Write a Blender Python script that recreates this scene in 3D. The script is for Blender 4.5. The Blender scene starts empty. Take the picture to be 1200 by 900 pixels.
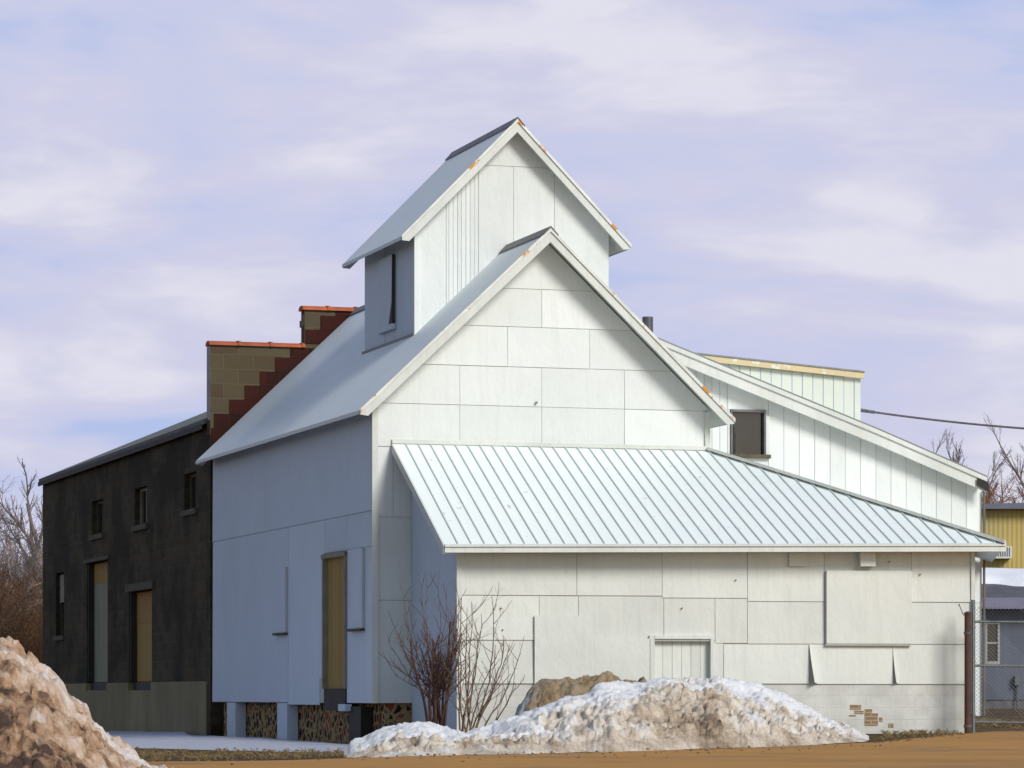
import bpy, bmesh, math, random
from mathutils import Vector, noise
R = math.radians
sc = bpy.context.scene
col = sc.collection
random.seed(7)

# ------------------------------------------------------------------ camera, sky, sun, exposure
F_PX, CX, HY, CZ = 4054.0, 600.0, 815.0, 1.6       # focal length in photo pixels, centre, horizon, eye height
cam = bpy.data.cameras.new('camera'); co = bpy.data.objects.new('camera', cam); col.objects.link(co)
co.location = (0, 0, CZ); co.rotation_euler = (R(90), 0, 0)
cam.sensor_width = 36; cam.lens = 36 * F_PX / 1200; cam.shift_y = (HY - 450) / 1200
cam.clip_start = 0.5; cam.clip_end = 6000
sc.camera = co

SUN_AZ, SUN_EL = 39.0, 34.0      # degrees to the right of straight-behind-camera, elevation
w = bpy.data.worlds.new('World'); sc.world = w; w.use_nodes = True
nt = w.node_tree; nt.nodes.clear()
def N(nt, t, **k):
    n = nt.nodes.new(t)
    for a, b in k.items():
        if a.startswith('i_'): n.inputs[int(a[2:]) if a[2:].isdigit() else a[2:].replace('_', ' ')].default_value = b
        else: setattr(n, a, b)
    return n
def L(nt, a, b): nt.links.new(a, b)
sky = N(nt, 'ShaderNodeTexSky'); sky.sky_type = 'NISHITA'; sky.sun_disc = False
sky.sun_elevation = R(SUN_EL); sky.sun_rotation = R(180 - SUN_AZ); sky.air_density = 1.2; sky.dust_density = 1.0
tc = N(nt, 'ShaderNodeTexCoord'); sx = N(nt, 'ShaderNodeSeparateXYZ'); L(nt, tc.outputs['Generated'], sx.inputs[0])
def wnoise(mx, mz, sc_, det, ox=0., oz=0., rough=.5):
    c = N(nt, 'ShaderNodeCombineXYZ')
    for i, m, o in ((0, mx, ox), (2, mz, oz)):
        q = N(nt, 'ShaderNodeMath', operation='MULTIPLY_ADD'); q.inputs[1].default_value = m; q.inputs[2].default_value = o
        L(nt, sx.outputs[i], q.inputs[0]); L(nt, q.outputs[0], c.inputs[i])
    q = N(nt, 'ShaderNodeMath', operation='MULTIPLY'); q.inputs[1].default_value = mx; L(nt, sx.outputs[1], q.inputs[0]); L(nt, q.outputs[0], c.inputs[1])
    n = N(nt, 'ShaderNodeTexNoise'); n.inputs['Scale'].default_value = sc_; n.inputs['Detail'].default_value = det; n.inputs['Roughness'].default_value = rough
    n.inputs['Distortion'].default_value = .35
    L(nt, c.outputs[0], n.inputs['Vector']); return n.outputs['Fac']
def ramp(nt, src, stops, interp='LINEAR'):
    r = N(nt, 'ShaderNodeValToRGB'); e = r.color_ramp.elements; r.color_ramp.interpolation = interp
    while len(e) < len(stops): e.new(0.5)
    for q, (p, c) in zip(e, stops): q.position = p; q.color = (*c, 1) if len(c) == 3 else c
    L(nt, src, r.inputs[0]); return r.outputs[0]
n1 = wnoise(1, 3.2, 9, 6, 1.35, .2, .52)
n2 = wnoise(1, 3.5, 26, 4, 2.4, .5)
ad = N(nt, 'ShaderNodeMath', operation='MULTIPLY_ADD'); ad.inputs[1].default_value = .25; L(nt, n2, ad.inputs[0]); L(nt, n1, ad.inputs[2])
lo = N(nt, 'ShaderNodeMapRange'); lo.inputs[1].default_value = 0; lo.inputs[2].default_value = .13; lo.inputs[3].default_value = .07; lo.inputs[4].default_value = -.01; L(nt, sx.outputs[2], lo.inputs[0])
ad0 = ad; ad = N(nt, 'ShaderNodeMath', operation='ADD'); L(nt, ad0.outputs[0], ad.inputs[0]); L(nt, lo.outputs[0], ad.inputs[1])
cl = ramp(nt, ad.outputs[0], [(.43, (.45, .54, .82)), (.54, (.56, .595, .81)), (.66, (.63, .63, .80)), (.78, (.75, .745, .85))])
# the cloud sheet thins overhead and lets the blue through
el = N(nt, 'ShaderNodeMapRange'); el.inputs[1].default_value = .2; el.inputs[2].default_value = .55; el.inputs[3].default_value = 1; el.inputs[4].default_value = .22
L(nt, sx.outputs[2], el.inputs[0])
scl = N(nt, 'ShaderNodeVectorMath', operation='SCALE'); scl.inputs['Scale'].default_value = 10.0; L(nt, cl, scl.inputs[0])
mx = N(nt, 'ShaderNodeMix', data_type='RGBA'); ef = N(nt, 'ShaderNodeMapRange'); ef.inputs[1].default_value = .1; ef.inputs[2].default_value = .8; ef.inputs[3].default_value = .25; ef.inputs[4].default_value = 1   # bank lies ahead; unseen cloud behind is thinned to dim the side walls
L(nt, sx.outputs[1], ef.inputs[0])
em = N(nt, 'ShaderNodeMath', operation='MULTIPLY'); L(nt, el.outputs[0], em.inputs[0]); L(nt, ef.outputs[0], em.inputs[1]); L(nt, em.outputs[0], mx.inputs[0]); L(nt, sky.outputs[0], mx.inputs[6]); L(nt, scl.outputs[0], mx.inputs[7])
bg = N(nt, 'ShaderNodeBackground'); bg.inputs[1].default_value = 0.1; L(nt, mx.outputs[2], bg.inputs[0])
L(nt, bg.outputs[0], N(nt, 'ShaderNodeOutputWorld').inputs[0])

sl = bpy.data.lights.new('sun', 'SUN'); sl.energy = 2.95; sl.angle = R(20); sl.color = (1, .97, .915)
so = bpy.data.objects.new('sun', sl); col.objects.link(so)
sd = Vector((math.sin(R(SUN_AZ)) * math.cos(R(SUN_EL)), -math.cos(R(SUN_AZ)) * math.cos(R(SUN_EL)), math.sin(R(SUN_EL))))
so.rotation_euler = sd.to_track_quat('Z', 'Y').to_euler(); so.location = (20, -20, 30)
sc.view_settings.view_transform = 'Standard'; sc.view_settings.look = 'None'
sc.view_settings.exposure = 0.0; sc.view_settings.gamma = 1.0
sc.view_settings.use_curve_mapping = False

# ------------------------------------------------------------------ frames and mesh building
class Frame:
    def __init__(s, o, u, d): s.o = Vector(o); s.u = Vector(u).normalized(); s.d = Vector(d).normalized()
    def P(s, a, b, z): return Vector((s.o.x + s.u.x * a + s.d.x * b, s.o.y + s.u.y * a + s.d.y * b, z))
W = Frame((0, 0), (1, 0), (0, 1))
B = Frame((-2.32, 58.0), (.9553, .2957), (-.2957, .9553))      # the barn: a along the gable, b into the depth
def a_at(px, b, f=B):
    k = (px - CX) / F_PX; p = f.P(0, b, 0); return (k * p.y - p.x) / (f.u.x - k * f.u.y)
def b_at(px, a, f=B):
    k = (px - CX) / F_PX; p = f.P(a, 0, 0); return (k * p.y - p.x) / (f.d.x - k * f.d.y)
def z_at(py, a, b, f=B): return CZ + (HY - py) * f.P(a, b, 0).y / F_PX

class MB:
    def __init__(s): s.v = []; s.f = []
    def add(s, vs, fs):
        n = len(s.v); s.v += [tuple(q) for q in vs]; s.f += [tuple(n + i for i in f) for f in fs]; return s
    def box(s, f, a0, a1, b0, b1, z0, z1):
        return s.add([f.P(a, b, z) for a in (a0, a1) for b in (b0, b1) for z in (z0, z1)],
              [(0, 1, 3, 2), (4, 6, 7, 5), (0, 4, 5, 1), (2, 3, 7, 6), (0, 2, 6, 4), (1, 5, 7, 3)])
    def prism(s, lo, hi):
        n = len(lo)
        return s.add(list(lo) + list(hi), [tuple(range(n))[::-1], tuple(range(n, 2 * n))] + [(i, (i + 1) % n, n + (i + 1) % n, n + i) for i in range(n)])
    def az(s, f, poly, b0, b1): return s.prism([f.P(a, b0, z) for a, z in poly], [f.P(a, b1, z) for a, z in poly])
    def bz(s, f, poly, a0, a1): return s.prism([f.P(a0, b, z) for b, z in poly], [f.P(a1, b, z) for b, z in poly])
    def tube(s, pts, rad, n=6, cap=True):
        pts = [Vector(p) for p in pts]; rings = []
        for i, p in enumerate(pts):
            t = (pts[min(i + 1, len(pts) - 1)] - pts[max(i - 1, 0)])
            if t.length < 1e-9: t = Vector((0, 0, 1))
            t.normalize(); a = t.orthogonal().normalized() if i == 0 else (a - t * a.dot(t)).normalized()
            b = t.cross(a); r = rad[i] if hasattr(rad, '__len__') else rad
            rings.append([p + (a * math.cos(2 * math.pi * k / n) + b * math.sin(2 * math.pi * k / n)) * r for k in range(n)])
        fs = [(i * n + k, i * n + (k + 1) % n, (i + 1) * n + (k + 1) % n, (i + 1) * n + k) for i in range(len(pts) - 1) for k in range(n)]
        if cap: fs += [tuple(range(n))[::-1], tuple((len(pts) - 1) * n + k for k in range(n))]
        return s.add([q for r in rings for q in r], fs)
    def build(s, name, m, parent=None, base=None, smooth=False, recalc=True):
        if parent is not None: base = base if base is not None else parent['_b']
        base = Vector(base) if base is not None else Vector((0, 0, 0))
        me = bpy.data.meshes.new(name)
        me.from_pydata([(x - base.x, y - base.y, z - base.z) for x, y, z in s.v], [], s.f)
        if recalc:
            bm = bmesh.new(); bm.from_mesh(me); bmesh.ops.recalc_face_normals(bm, faces=bm.faces); bm.to_mesh(me); bm.free()
        me.materials.append(m)
        if smooth: me.shade_smooth()
        o = bpy.data.objects.new(name, me); col.objects.link(o)
        if parent is not None: o.parent = parent
        else: o.location = base
        o['_b'] = list(base)
        return o
def _split(mb):
    par = list(range(len(mb.v)))
    def fd(i):
        while par[i] != i: par[i] = par[par[i]]; i = par[i]
        return i
    for f in mb.f:
        for q in f[1:]: par[fd(q)] = fd(f[0])
    grp = {}
    for f in mb.f: grp.setdefault(fd(f[0]), []).append(f)
    for fs in grp.values():
        ids = sorted({i for f in fs for i in f}); mp = {q: n for n, q in enumerate(ids)}; m = MB()
        m.v = [mb.v[i] for i in ids]; m.f = [tuple(mp[i] for i in f) for f in fs]; yield m
def build_each(mb, name, m, parent):
    return [q.build(name, m, parent) for q in _split(mb)]
def tag(o, label=None, cat=None, group=None, kind=None):
    for k, v in (('label', label), ('category', cat), ('group', group), ('kind', kind)):
        if v: o[k] = v
    return o
def thing(name, loc, label, cat, group=None):
    o = bpy.data.objects.new(name, None); col.objects.link(o); o.location = loc; o.empty_display_size = .3; o['_b'] = list(loc)
    return tag(o, label, cat, group)

# ------------------------------------------------------------------ materials
def newmat(name, rough=.7, metallic=0., spec=.4):
    m = bpy.data.materials.new(name); m.use_nodes = True; nt = m.node_tree; nt.nodes.clear()
    b = N(nt, 'ShaderNodeBsdfPrincipled'); o = N(nt, 'ShaderNodeOutputMaterial'); L(nt, b.outputs[0], o.inputs[0])
    b.inputs['Roughness'].default_value = rough; b.inputs['Metallic'].default_value = metallic; b.inputs['Specular IOR Level'].default_value = spec
    tc = N(nt, 'ShaderNodeTexCoord'); return m, nt, b, tc.outputs['Object']
def mapped(nt, src, scale=(1, 1, 1), loc=(0, 0, 0)):
    q = N(nt, 'ShaderNodeMapping'); q.inputs['Scale'].default_value = scale; q.inputs['Location'].default_value = loc; L(nt, src, q.inputs[0]); return q.outputs[0]
def nz(nt, src, scale, detail=4, rough=.55, dist=0.):
    n = N(nt, 'ShaderNodeTexNoise'); n.inputs['Scale'].default_value = scale; n.inputs['Detail'].default_value = detail
    n.inputs['Roughness'].default_value = rough; n.inputs['Distortion'].default_value = dist; L(nt, src, n.inputs['Vector']); return n.outputs['Fac']
def mixc(nt, fac, a, b, mode='MIX'):
    m = N(nt, 'ShaderNodeMix', data_type='RGBA', blend_type=mode)
    for s, i in ((fac, 0), (a, 6), (b, 7)):
        if hasattr(s, 'is_output'): L(nt, s, m.inputs[i])
        elif i == 0: m.inputs[0].default_value = s
        else: m.inputs[i].default_value = (*s, 1)
    return m.outputs[2]
def bump(nt, b, h, strength, dist=.02):
    q = N(nt, 'ShaderNodeBump'); q.inputs['Strength'].default_value = strength; q.inputs['Distance'].default_value = dist
    L(nt, h, q.inputs['Height']); L(nt, q.outputs[0], b.inputs['Normal'])
BW = ((0, 0, 0), (1, 1, 1))
def th(nt, src, a, b, inv=False): return ramp(nt, src, [(a, BW[inv]), (b, BW[not inv])])
def plain(name, c1, c2, scale=3., rough=.7, metallic=0., bmp=.2, stretch=(1, 1, 1), spots=None, spec=.4):
    m, nt, b, o = newmat(name, rough, metallic, spec); v = mapped(nt, o, stretch)
    n = nz(nt, v, scale, 6, .6); c = mixc(nt, th(nt, n, .35, .68), c1, c2)
    if spots: c = mixc(nt, th(nt, nz(nt, mapped(nt, o, spots[3]), spots[1], 5, .65), spots[2], spots[2] + .04), c, spots[0])
    L(nt, c, b.inputs['Base Color'])
    if bmp: bump(nt, b, nz(nt, v, scale * 6, 4), bmp, .01)
    return m
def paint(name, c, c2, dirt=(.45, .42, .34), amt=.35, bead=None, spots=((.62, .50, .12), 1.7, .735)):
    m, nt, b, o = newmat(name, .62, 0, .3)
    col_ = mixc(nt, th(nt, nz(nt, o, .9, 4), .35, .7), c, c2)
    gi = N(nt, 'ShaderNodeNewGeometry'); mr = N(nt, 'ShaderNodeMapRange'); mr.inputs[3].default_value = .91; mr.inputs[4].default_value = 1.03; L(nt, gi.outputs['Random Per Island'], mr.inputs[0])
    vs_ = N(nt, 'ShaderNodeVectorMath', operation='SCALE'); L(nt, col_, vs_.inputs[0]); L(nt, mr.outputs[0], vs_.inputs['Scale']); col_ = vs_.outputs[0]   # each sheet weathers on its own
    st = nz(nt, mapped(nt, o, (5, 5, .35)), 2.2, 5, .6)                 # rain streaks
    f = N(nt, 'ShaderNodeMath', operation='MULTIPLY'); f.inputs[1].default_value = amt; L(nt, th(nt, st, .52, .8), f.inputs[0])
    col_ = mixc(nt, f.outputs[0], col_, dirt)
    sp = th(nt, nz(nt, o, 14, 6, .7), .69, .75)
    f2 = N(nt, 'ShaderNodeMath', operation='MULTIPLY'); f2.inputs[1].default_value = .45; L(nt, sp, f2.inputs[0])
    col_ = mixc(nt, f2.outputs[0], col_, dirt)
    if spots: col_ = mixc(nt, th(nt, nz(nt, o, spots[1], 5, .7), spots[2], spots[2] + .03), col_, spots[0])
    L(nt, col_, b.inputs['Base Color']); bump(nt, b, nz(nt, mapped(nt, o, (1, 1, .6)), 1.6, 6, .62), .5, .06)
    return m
M = {}
M['white'] = paint('white_paint', (.72, .76, .745), (.67, .71, .695), amt=.2)
M['lean_white'] = paint('white_paint_worn', (.67, .69, .64), (.61, .635, .60), amt=.28)
M['white_shade'] = paint('white_paint_shaded', (.56, .64, .76), (.52, .60, .71), amt=.2)  # same white paint made bluer and darker, side shade put into the colour
M['white_trim'] = paint('white_trim', (.66, .69, .66), (.56, .59, .55), amt=.4)
M['backing'] = plain('backing_board', (.44, .45, .43), (.52, .52, .49))
M['white_block'] = None
M['rust_trim'] = plain('rusting_drip_edge', (.62, .64, .62), (.48, .5, .47), 2, .45, .3, .1, spots=((.50, .21, .03), 1.9, .545, (1, 1, 1)))
M['roof'] = plain('grey_roof_metal', (.67, .73, .76), (.73, .78, .80), .8, .5, .05, .05)
M['roof_white'] = plain('pale_roof_metal', (.76, .83, .82), (.80, .85, .83), .7, .45, .05, .05, spots=((.55, .55, .48), 5, .66, (1, 1, 1)))
M['seam'] = plain('seam_metal', (.55, .61, .61), (.60, .65, .64), 3, .5, .1, 0)
M['ridge'] = plain('dark_ridge_metal', (.10, .10, .11), (.16, .16, .17), 4, .5, .4, .1)
M['dark'] = plain('dark_gap', (.015, .013, .012), (.03, .025, .02))
M['steel'] = plain('galvanised_steel', (.16, .18, .19), (.22, .24, .24), 5, .45, .6, .1)
M['rusty_steel'] = plain('rusty_steel', (.11, .045, .03), (.06, .035, .03), 6, .75, .2, .3)
M['plywood'] = plain('ochre_plywood', (.30, .23, .07), (.36, .19, .045), 1.1, .8, 0, .2, (3, 3, .25))
M['board_pale'] = plain('weathered_pale_board', (.20, .21, .16), (.28, .27, .19), 1.5, .8, 0, .2, (3, 3, .3))
M['board_orange'] = plain('orange_stained_board', (.36, .17, .035), (.30, .2, .05), 1.5, .8, 0, .2, (3, 3, .3))
M['frame_wood'] = plain('old_grey_wood', (.20, .19, .15), (.28, .26, .2), 3, .8)
M['lintel'] = plain('stone_lintel', (.07, .065, .045), (.11, .095, .06), 4, .9)
M['coping'] = plain('orange_clay_tile', (.46, .11, .035), (.25, .07, .035), 2.5, .8, 0, .2)
M['yellow_trim'] = plain('bare_tan_trim', (.62, .52, .30), (.55, .47, .30), 1.2, .7, 0, .1, spots=((.7, .68, .6), 4, .58, (1, 1, 1)))
M['tar_roof'] = plain('grey_tar_roof', (.11, .115, .115), (.16, .16, .155), 1.5, .85)
M['bark'] = plain('grey_bark', (.13, .10, .09), (.20, .16, .14), 8, .9)
M['bark_pale'] = plain('pale_twigs', (.26, .21, .19), (.34, .28, .25), 2, .9, bmp=0)
M['twig_grey'] = plain('grey_twigs', (.15, .12, .12), (.21, .17, .16), 2, .9, bmp=0)
M['twig_red'] = plain('red_brown_twigs', (.22, .09, .045), (.16, .075, .045), .6, .9, bmp=0)
M['twig_orange'] = plain('orange_brown_brush', (.16, .075, .03), (.085, .05, .03), .5, .9, bmp=0)
M['bush_red'] = plain('red_brown_stem', (.085, .042, .03), (.14, .075, .055), 5, .8, bmp=.1)
M['bush_tan'] = plain('tan_stem', (.14, .09, .06), (.20, .13, .09), 5, .8, bmp=.1)

def dircoord(nt, o, f_dir):
    d = N(nt, 'ShaderNodeVectorMath', operation='DOT_PRODUCT'); d.inputs[1].default_value = (*f_dir, 0); L(nt, o, d.inputs[0])
    s = N(nt, 'ShaderNodeSeparateXYZ'); L(nt, o, s.inputs[0]); c = N(nt, 'ShaderNodeCombineXYZ')
    L(nt, d.outputs['Value'], c.inputs[0]); L(nt, s.outputs[2], c.inputs[1]); return c.outputs[0]
def blockmat(name, f_dir, c1, c2, mortar, bw=.42, bh=.2, ms=.012, stain=None, rough=.9, bm=.5, sp=None):
    m, nt, b, o = newmat(name, rough, 0, .15); v = dircoord(nt, o, f_dir)
    br = N(nt, 'ShaderNodeTexBrick'); L(nt, v, br.inputs['Vector'])
    for k, x in (('Color1', (*c1, 1)), ('Color2', (*c2, 1)), ('Mortar', (*mortar, 1)), ('Scale', 1.), ('Mortar Size', ms), ('Brick Width', bw), ('Row Height', bh), ('Mortar Smooth', .3)):
        br.inputs[k].default_value = x
    c = mixc(nt, .55, br.outputs['Color'], mixc(nt, th(nt, nz(nt, o, 2.3, 6, .65), .38, .66), tuple(x * .7 for x in c1), tuple(x * 1.15 for x in c2)))
    if stain:
        c = mixc(nt, th(nt, nz(nt, mapped(nt, o, (1, 1, 1.1)), .55, 7, .66), .44, .58), c, stain)
    if sp: c = mixc(nt, th(nt, nz(nt, mapped(nt, o, sp[3]), sp[1], 5, .6), sp[2], sp[2] + .03), c, sp[0])
    L(nt, c, b.inputs['Base Color'])
    q = N(nt, 'ShaderNodeMath', operation='MULTIPLY_ADD'); q.inputs[1].default_value = -1.; L(nt, br.outputs['Fac'], q.inputs[0]); L(nt, nz(nt, o, 9, 5), q.inputs[2])
    bump(nt, b, q.outputs[0], bm, .015); return m
bd, bu = (B.d.x, B.d.y), (B.u.x, B.u.y)
M['dark_block'] = blockmat('dark_weathered_block', bd, (.115, .085, .045), (.040, .035, .027), (.10, .088, .06), stain=(.032, .026, .018), ms=.02)
M['buff_block'] = blockmat('buff_block', bu, (.115, .100, .060), (.075, .050, .030), (.16, .14, .10), bw=.62, bh=.30, ms=.008)
M['red_tile'] = blockmat('dark_red_tile', bu, (.060, .014, .010), (.018, .010, .009), (.045, .025, .018), bw=.3, bh=.3)
M['concrete'] = plain('streaked_concrete', (.19, .155, .09), (.27, .22, .13), .5, .9, 0, .12, (1.6, 1.6, .7), spots=((.20, .16, .05), 1.2, .62, (1, 1, .25)))
def stonemat():
    m, nt, b, o = newmat('field_stone', .9, 0, .2)
    v = N(nt, 'ShaderNodeTexVoronoi', feature='DISTANCE_TO_EDGE'); v.inputs['Scale'].default_value = 5.5
    v2 = N(nt, 'ShaderNodeTexVoronoi', feature='F1'); v2.inputs['Scale'].default_value = 5.5
    wv = mapped(nt, o, (1, 1, 1.1))
    n = N(nt, 'ShaderNodeTexNoise'); n.inputs['Scale'].default_value = 3; L(nt, wv, n.inputs['Vector'])
    vm = N(nt, 'ShaderNodeVectorMath', operation='MULTIPLY_ADD'); vm.inputs[1].default_value = (.25, .25, .25); L(nt, n.outputs['Color'], vm.inputs[0]); L(nt, wv, vm.inputs[2])
    L(nt, vm.outputs[0], v.inputs['Vector']); L(nt, vm.outputs[0], v2.inputs['Vector'])
    s = N(nt, 'ShaderNodeSeparateColor'); L(nt, v2.outputs['Color'], s.inputs[0])
    st = ramp(nt, s.outputs[0], [(0, (.02, .014, .012)), (.35, (.05, .025, .015)), (.6, (.26, .07, .04)), (.85, (.11, .10, .07)), (1, (.24, .12, .07))], 'CONSTANT')
    c = mixc(nt, th(nt, v.outputs['Distance'], .08, .15), (.36, .25, .12), st)
    L(nt, c, b.inputs['Base Color']); bump(nt, b, v.outputs['Distance'], .8, .04); return m
M['stone'] = stonemat()
def snowmat(name, clean, mid, dirt, dark, gran=1.):
    m, nt, b, o = newmat(name, .75, 0, .35)
    at = N(nt, 'ShaderNodeAttribute', attribute_name='dirt'); at.attribute_type = 'GEOMETRY'
    n = nz(nt, o, 3.2, 8, .68, .4); n2 = nz(nt, o, 24, 5, .7)
    a = N(nt, 'ShaderNodeMath', operation='MULTIPLY_ADD'); a.inputs[1].default_value = 1.25; L(nt, n, a.inputs[0]); L(nt, at.outputs['Fac'], a.inputs[2])
    a2 = N(nt, 'ShaderNodeMath', operation='MULTIPLY_ADD'); a2.inputs[1].default_value = .55; L(nt, n2, a2.inputs[0]); L(nt, a.outputs[0], a2.inputs[2])
    a3 = N(nt, 'ShaderNodeMath', operation='SUBTRACT'); a3.inputs[1].default_value = .9; L(nt, a2.outputs[0], a3.inputs[0])
    c = ramp(nt, a3.outputs[0], [(.15, clean), (.40, mid), (.74, dirt), (1., dark)])
    L(nt, c, b.inputs['Base Color']); bump(nt, b, nz(nt, o, 13 * gran, 9, .8), .9, .06); return m
M['snow'] = snowmat('dirty_snow', (.86, .87, .90), (.76, .68, .58), (.45, .35, .25), (.20, .14, .10))
M['snow_left'] = snowmat('gritty_snow', (.86, .80, .77), (.74, .56, .42), (.46, .28, .16), (.10, .06, .045), 1.3)
M['shade_snow'] = snowmat('shade_toned_snow', (.50, .52, .62), (.46, .47, .56), (.34, .30, .27), (.16, .12, .09))  # snow of the left strip, its shade put into the grey-lilac colour
M['dirt_heap'] = snowmat('grit_heap', (.45, .45, .44), (.36, .30, .23), (.38, .27, .15), (.14, .09, .06))
M['clean_snow'] = plain('old_snow', (.78, .80, .86), (.66, .68, .74), 2, .8, bmp=.5)

def glass(name, c):
    m, nt, b, o = newmat(name, .06, 0, .8); L(nt, mixc(nt, th(nt, nz(nt, o, 1.2, 3), .4, .7), c, tuple(x * 2 for x in c)), b.inputs['Base Color']); return m
M['glass'] = glass('dark_glass', (.012, .012, .016))

# ------------------------------------------------------------------ ground
def sm(x, a, b):
    t = min(1, max(0, (x - a) / (b - a))); return t * t * (3 - 2 * t)
def ground(x, y):
    left = .0172 * min(y, 42) + .0 if y < 42 else .7224 + .03 * sm(y, 42, 60)
    right = .0172 * y if y < 58 else .9976 + .3 * sm(y, 58, 66)
    m = sm(x, -3.2, -.6) ; z = left * (1 - m) + right * m
    return z + (1.1 - z) * sm(y, 100, 180)
def pix_ground(px, py):
    y = 20.
    while y < 300:
        x = (px - CX) / F_PX * y
        if CZ + (HY - py) / F_PX * y <= ground(x, y): break
        y += .05
    return (x, y)
def ground_sheet(name, m, xs, ys, dz=0., base=None, keep=None):
    mb = MB(); nx = len(xs)
    for y in ys:
        for x in xs: mb.v.append((x, y, ground(x, y) + dz))
    for j in range(len(ys) - 1):
        for i in range(nx - 1):
            mb.f.append((j * nx + i, j * nx + i + 1, (j + 1) * nx + i + 1, (j + 1) * nx + i))
    o = mb.build(name, m, recalc=False, smooth=True); o['kind'] = 'structure'; return o
def gmat():
    m, nt, b, o = newmat('bare_earth', .95, 0, .15)
    c = mixc(nt, th(nt, nz(nt, o, .7, 6, .6), .4, .62), (.085, .055, .03), (.14, .09, .035))
    c = mixc(nt, th(nt, nz(nt, o, 6, 6, .7), .5, .62), c, (.05, .035, .022))
    c = mixc(nt, th(nt, nz(nt, mapped(nt, o, (1, .3, 1)), 2.1, 5, .7), .6, .66), c, (.16, .13, .05))
    L(nt, c, b.inputs['Base Color']); bump(nt, b, nz(nt, o, 7, 8, .7), 1., .08); return m
def roadmat():
    m, nt, b, o = newmat('tan_road', .85, 0, .25)
    v = mapped(nt, o, (.25, 1, 1))
    c = mixc(nt, th(nt, nz(nt, v, .8, 6, .6), .38, .65), (.44, .225, .060), (.35, .18, .05))
    c = mixc(nt, th(nt, nz(nt, o, 30, 4, .7), .55, .7), c, (.24, .13, .05))
    wet = th(nt, nz(nt, mapped(nt, o, (.35, 1, 1), (3, 1, 0)), 1.1, 6, .62), .56, .64)
    c = mixc(nt, wet, c, (.17, .09, .035)); rr_ = N(nt, 'ShaderNodeMapRange'); rr_.inputs[3].default_value = .85; rr_.inputs[4].default_value = .4; L(nt, wet, rr_.inputs[0]); L(nt, rr_.outputs[0], b.inputs['Roughness'])
    L(nt, c, b.inputs['Base Color']); bump(nt, b, nz(nt, o, 30, 5, .7), .5, .02); return m
M['ground'] = gmat(); M['road'] = roadmat()
xs = [-1500, -600, -200, -80, -40, -25] + [-18 + .6 * i for i in range(66)] + [25, 40, 80, 200, 600, 1500]
ys = [-30, 0, 20, 30] + [36 + .8 * i for i in range(60)] + [90, 100, 120, 150, 180, 260, 500, 1000, 2500]
ground_sheet('ground', M['ground'], xs, ys)
# road: from in front of the camera up to its ragged edge below the snow
edge = [(-300, 899), (150, 894), (400, 889.5), (560, 885.5), (720, 881.5), (880, 876.5), (1030, 870), (1090, 863.5), (1128, 859.5), (1160, 857.5), (1200, 857), (1330, 856)]
ep = [pix_ground(*e) for e in edge]
mb = MB(); rows = 26; cols = []
for i in range(len(ep) - 1):
    for k in range(8):
        t = k / 8; cols.append((ep[i][0] * (1 - t) + ep[i + 1][0] * t, ep[i][1] * (1 - t) + ep[i + 1][1] * t))
cols.append(ep[-1])
cols = [(-60, cols[0][1])] + cols + [(60, cols[-1][1] + 1)]
for (x, y) in cols:
    y += .12 * noise.noise(Vector((x * 2.2, 3, 0)))
    for j in range(rows):
        yy = 5 + (y - 5) * (j / (rows - 1)) ** .6
        mb.v.append((x, yy, ground(x, yy) + (.03 if j < rows - 1 else .004)))
for i in range(len(cols) - 1):
    for j in range(rows - 1): mb.f.append((i * rows + j, (i + 1) * rows + j, (i + 1) * rows + j + 1, i * rows + j + 1))
tag(mb.build('road', M['road'], recalc=False), kind='structure')

# ------------------------------------------------------------------ siding helper
def clip(poly, outline):
    """clip convex polygon by a convex counter-clockwise outline"""
    out = poly
    for i in range(len(outline)):
        (x1, y1), (x2, y2) = outline[i], outline[(i + 1) % len(outline)]
        side = lambda p: (x2 - x1) * (p[1] - y1) - (y2 - y1) * (p[0] - x1)
        src, out = out, []
        for k in range(len(src)):
            p, q = src[k], src[(k + 1) % len(src)]; a, b = side(p), side(q)
            if a >= 0: out.append(p)
            if (a >= 0) != (b >= 0): t = a / (a - b); out.append((p[0] + t * (q[0] - p[0]), p[1] + t * (q[1] - p[1])))
        if not out: return []
    return out
def siding(mb, mp, outline, rects, gap=.012, thick=.012, seed=1, lap=.012, gapv=None):
    rg = random.Random(seed); gv = gap if gapv is None else gapv
    for (a0, a1, z0, z1) in rects:
        p = clip([(a0 + gv / 2, z0 + gap / 2), (a1 - gv / 2, z0 + gap / 2), (a1 - gv / 2, z1 - gap / 2), (a0 + gv / 2, z1 - gap / 2)], outline)
        if len(p) < 3: continue
        t0 = thick * rg.uniform(.8, 1.4); tl = lap * rg.uniform(.4, 1.6); sk = rg.uniform(-.004, .004) / (a1 - a0); am = (a0 + a1) / 2
        off = lambda a, z: t0 + tl * (z1 - z) / (z1 - z0) + sk * (a - am)
        mb.prism([mp(a, z, 0) for a, z in p], [mp(a, z, off(a, z)) for a, z in p])
def rows_to_rects(rows):
    r = []
    for z0, z1, js in rows:
        for i in range(len(js) - 1): r.append((js[i], js[i + 1], z0, z1))
    return r
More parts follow.
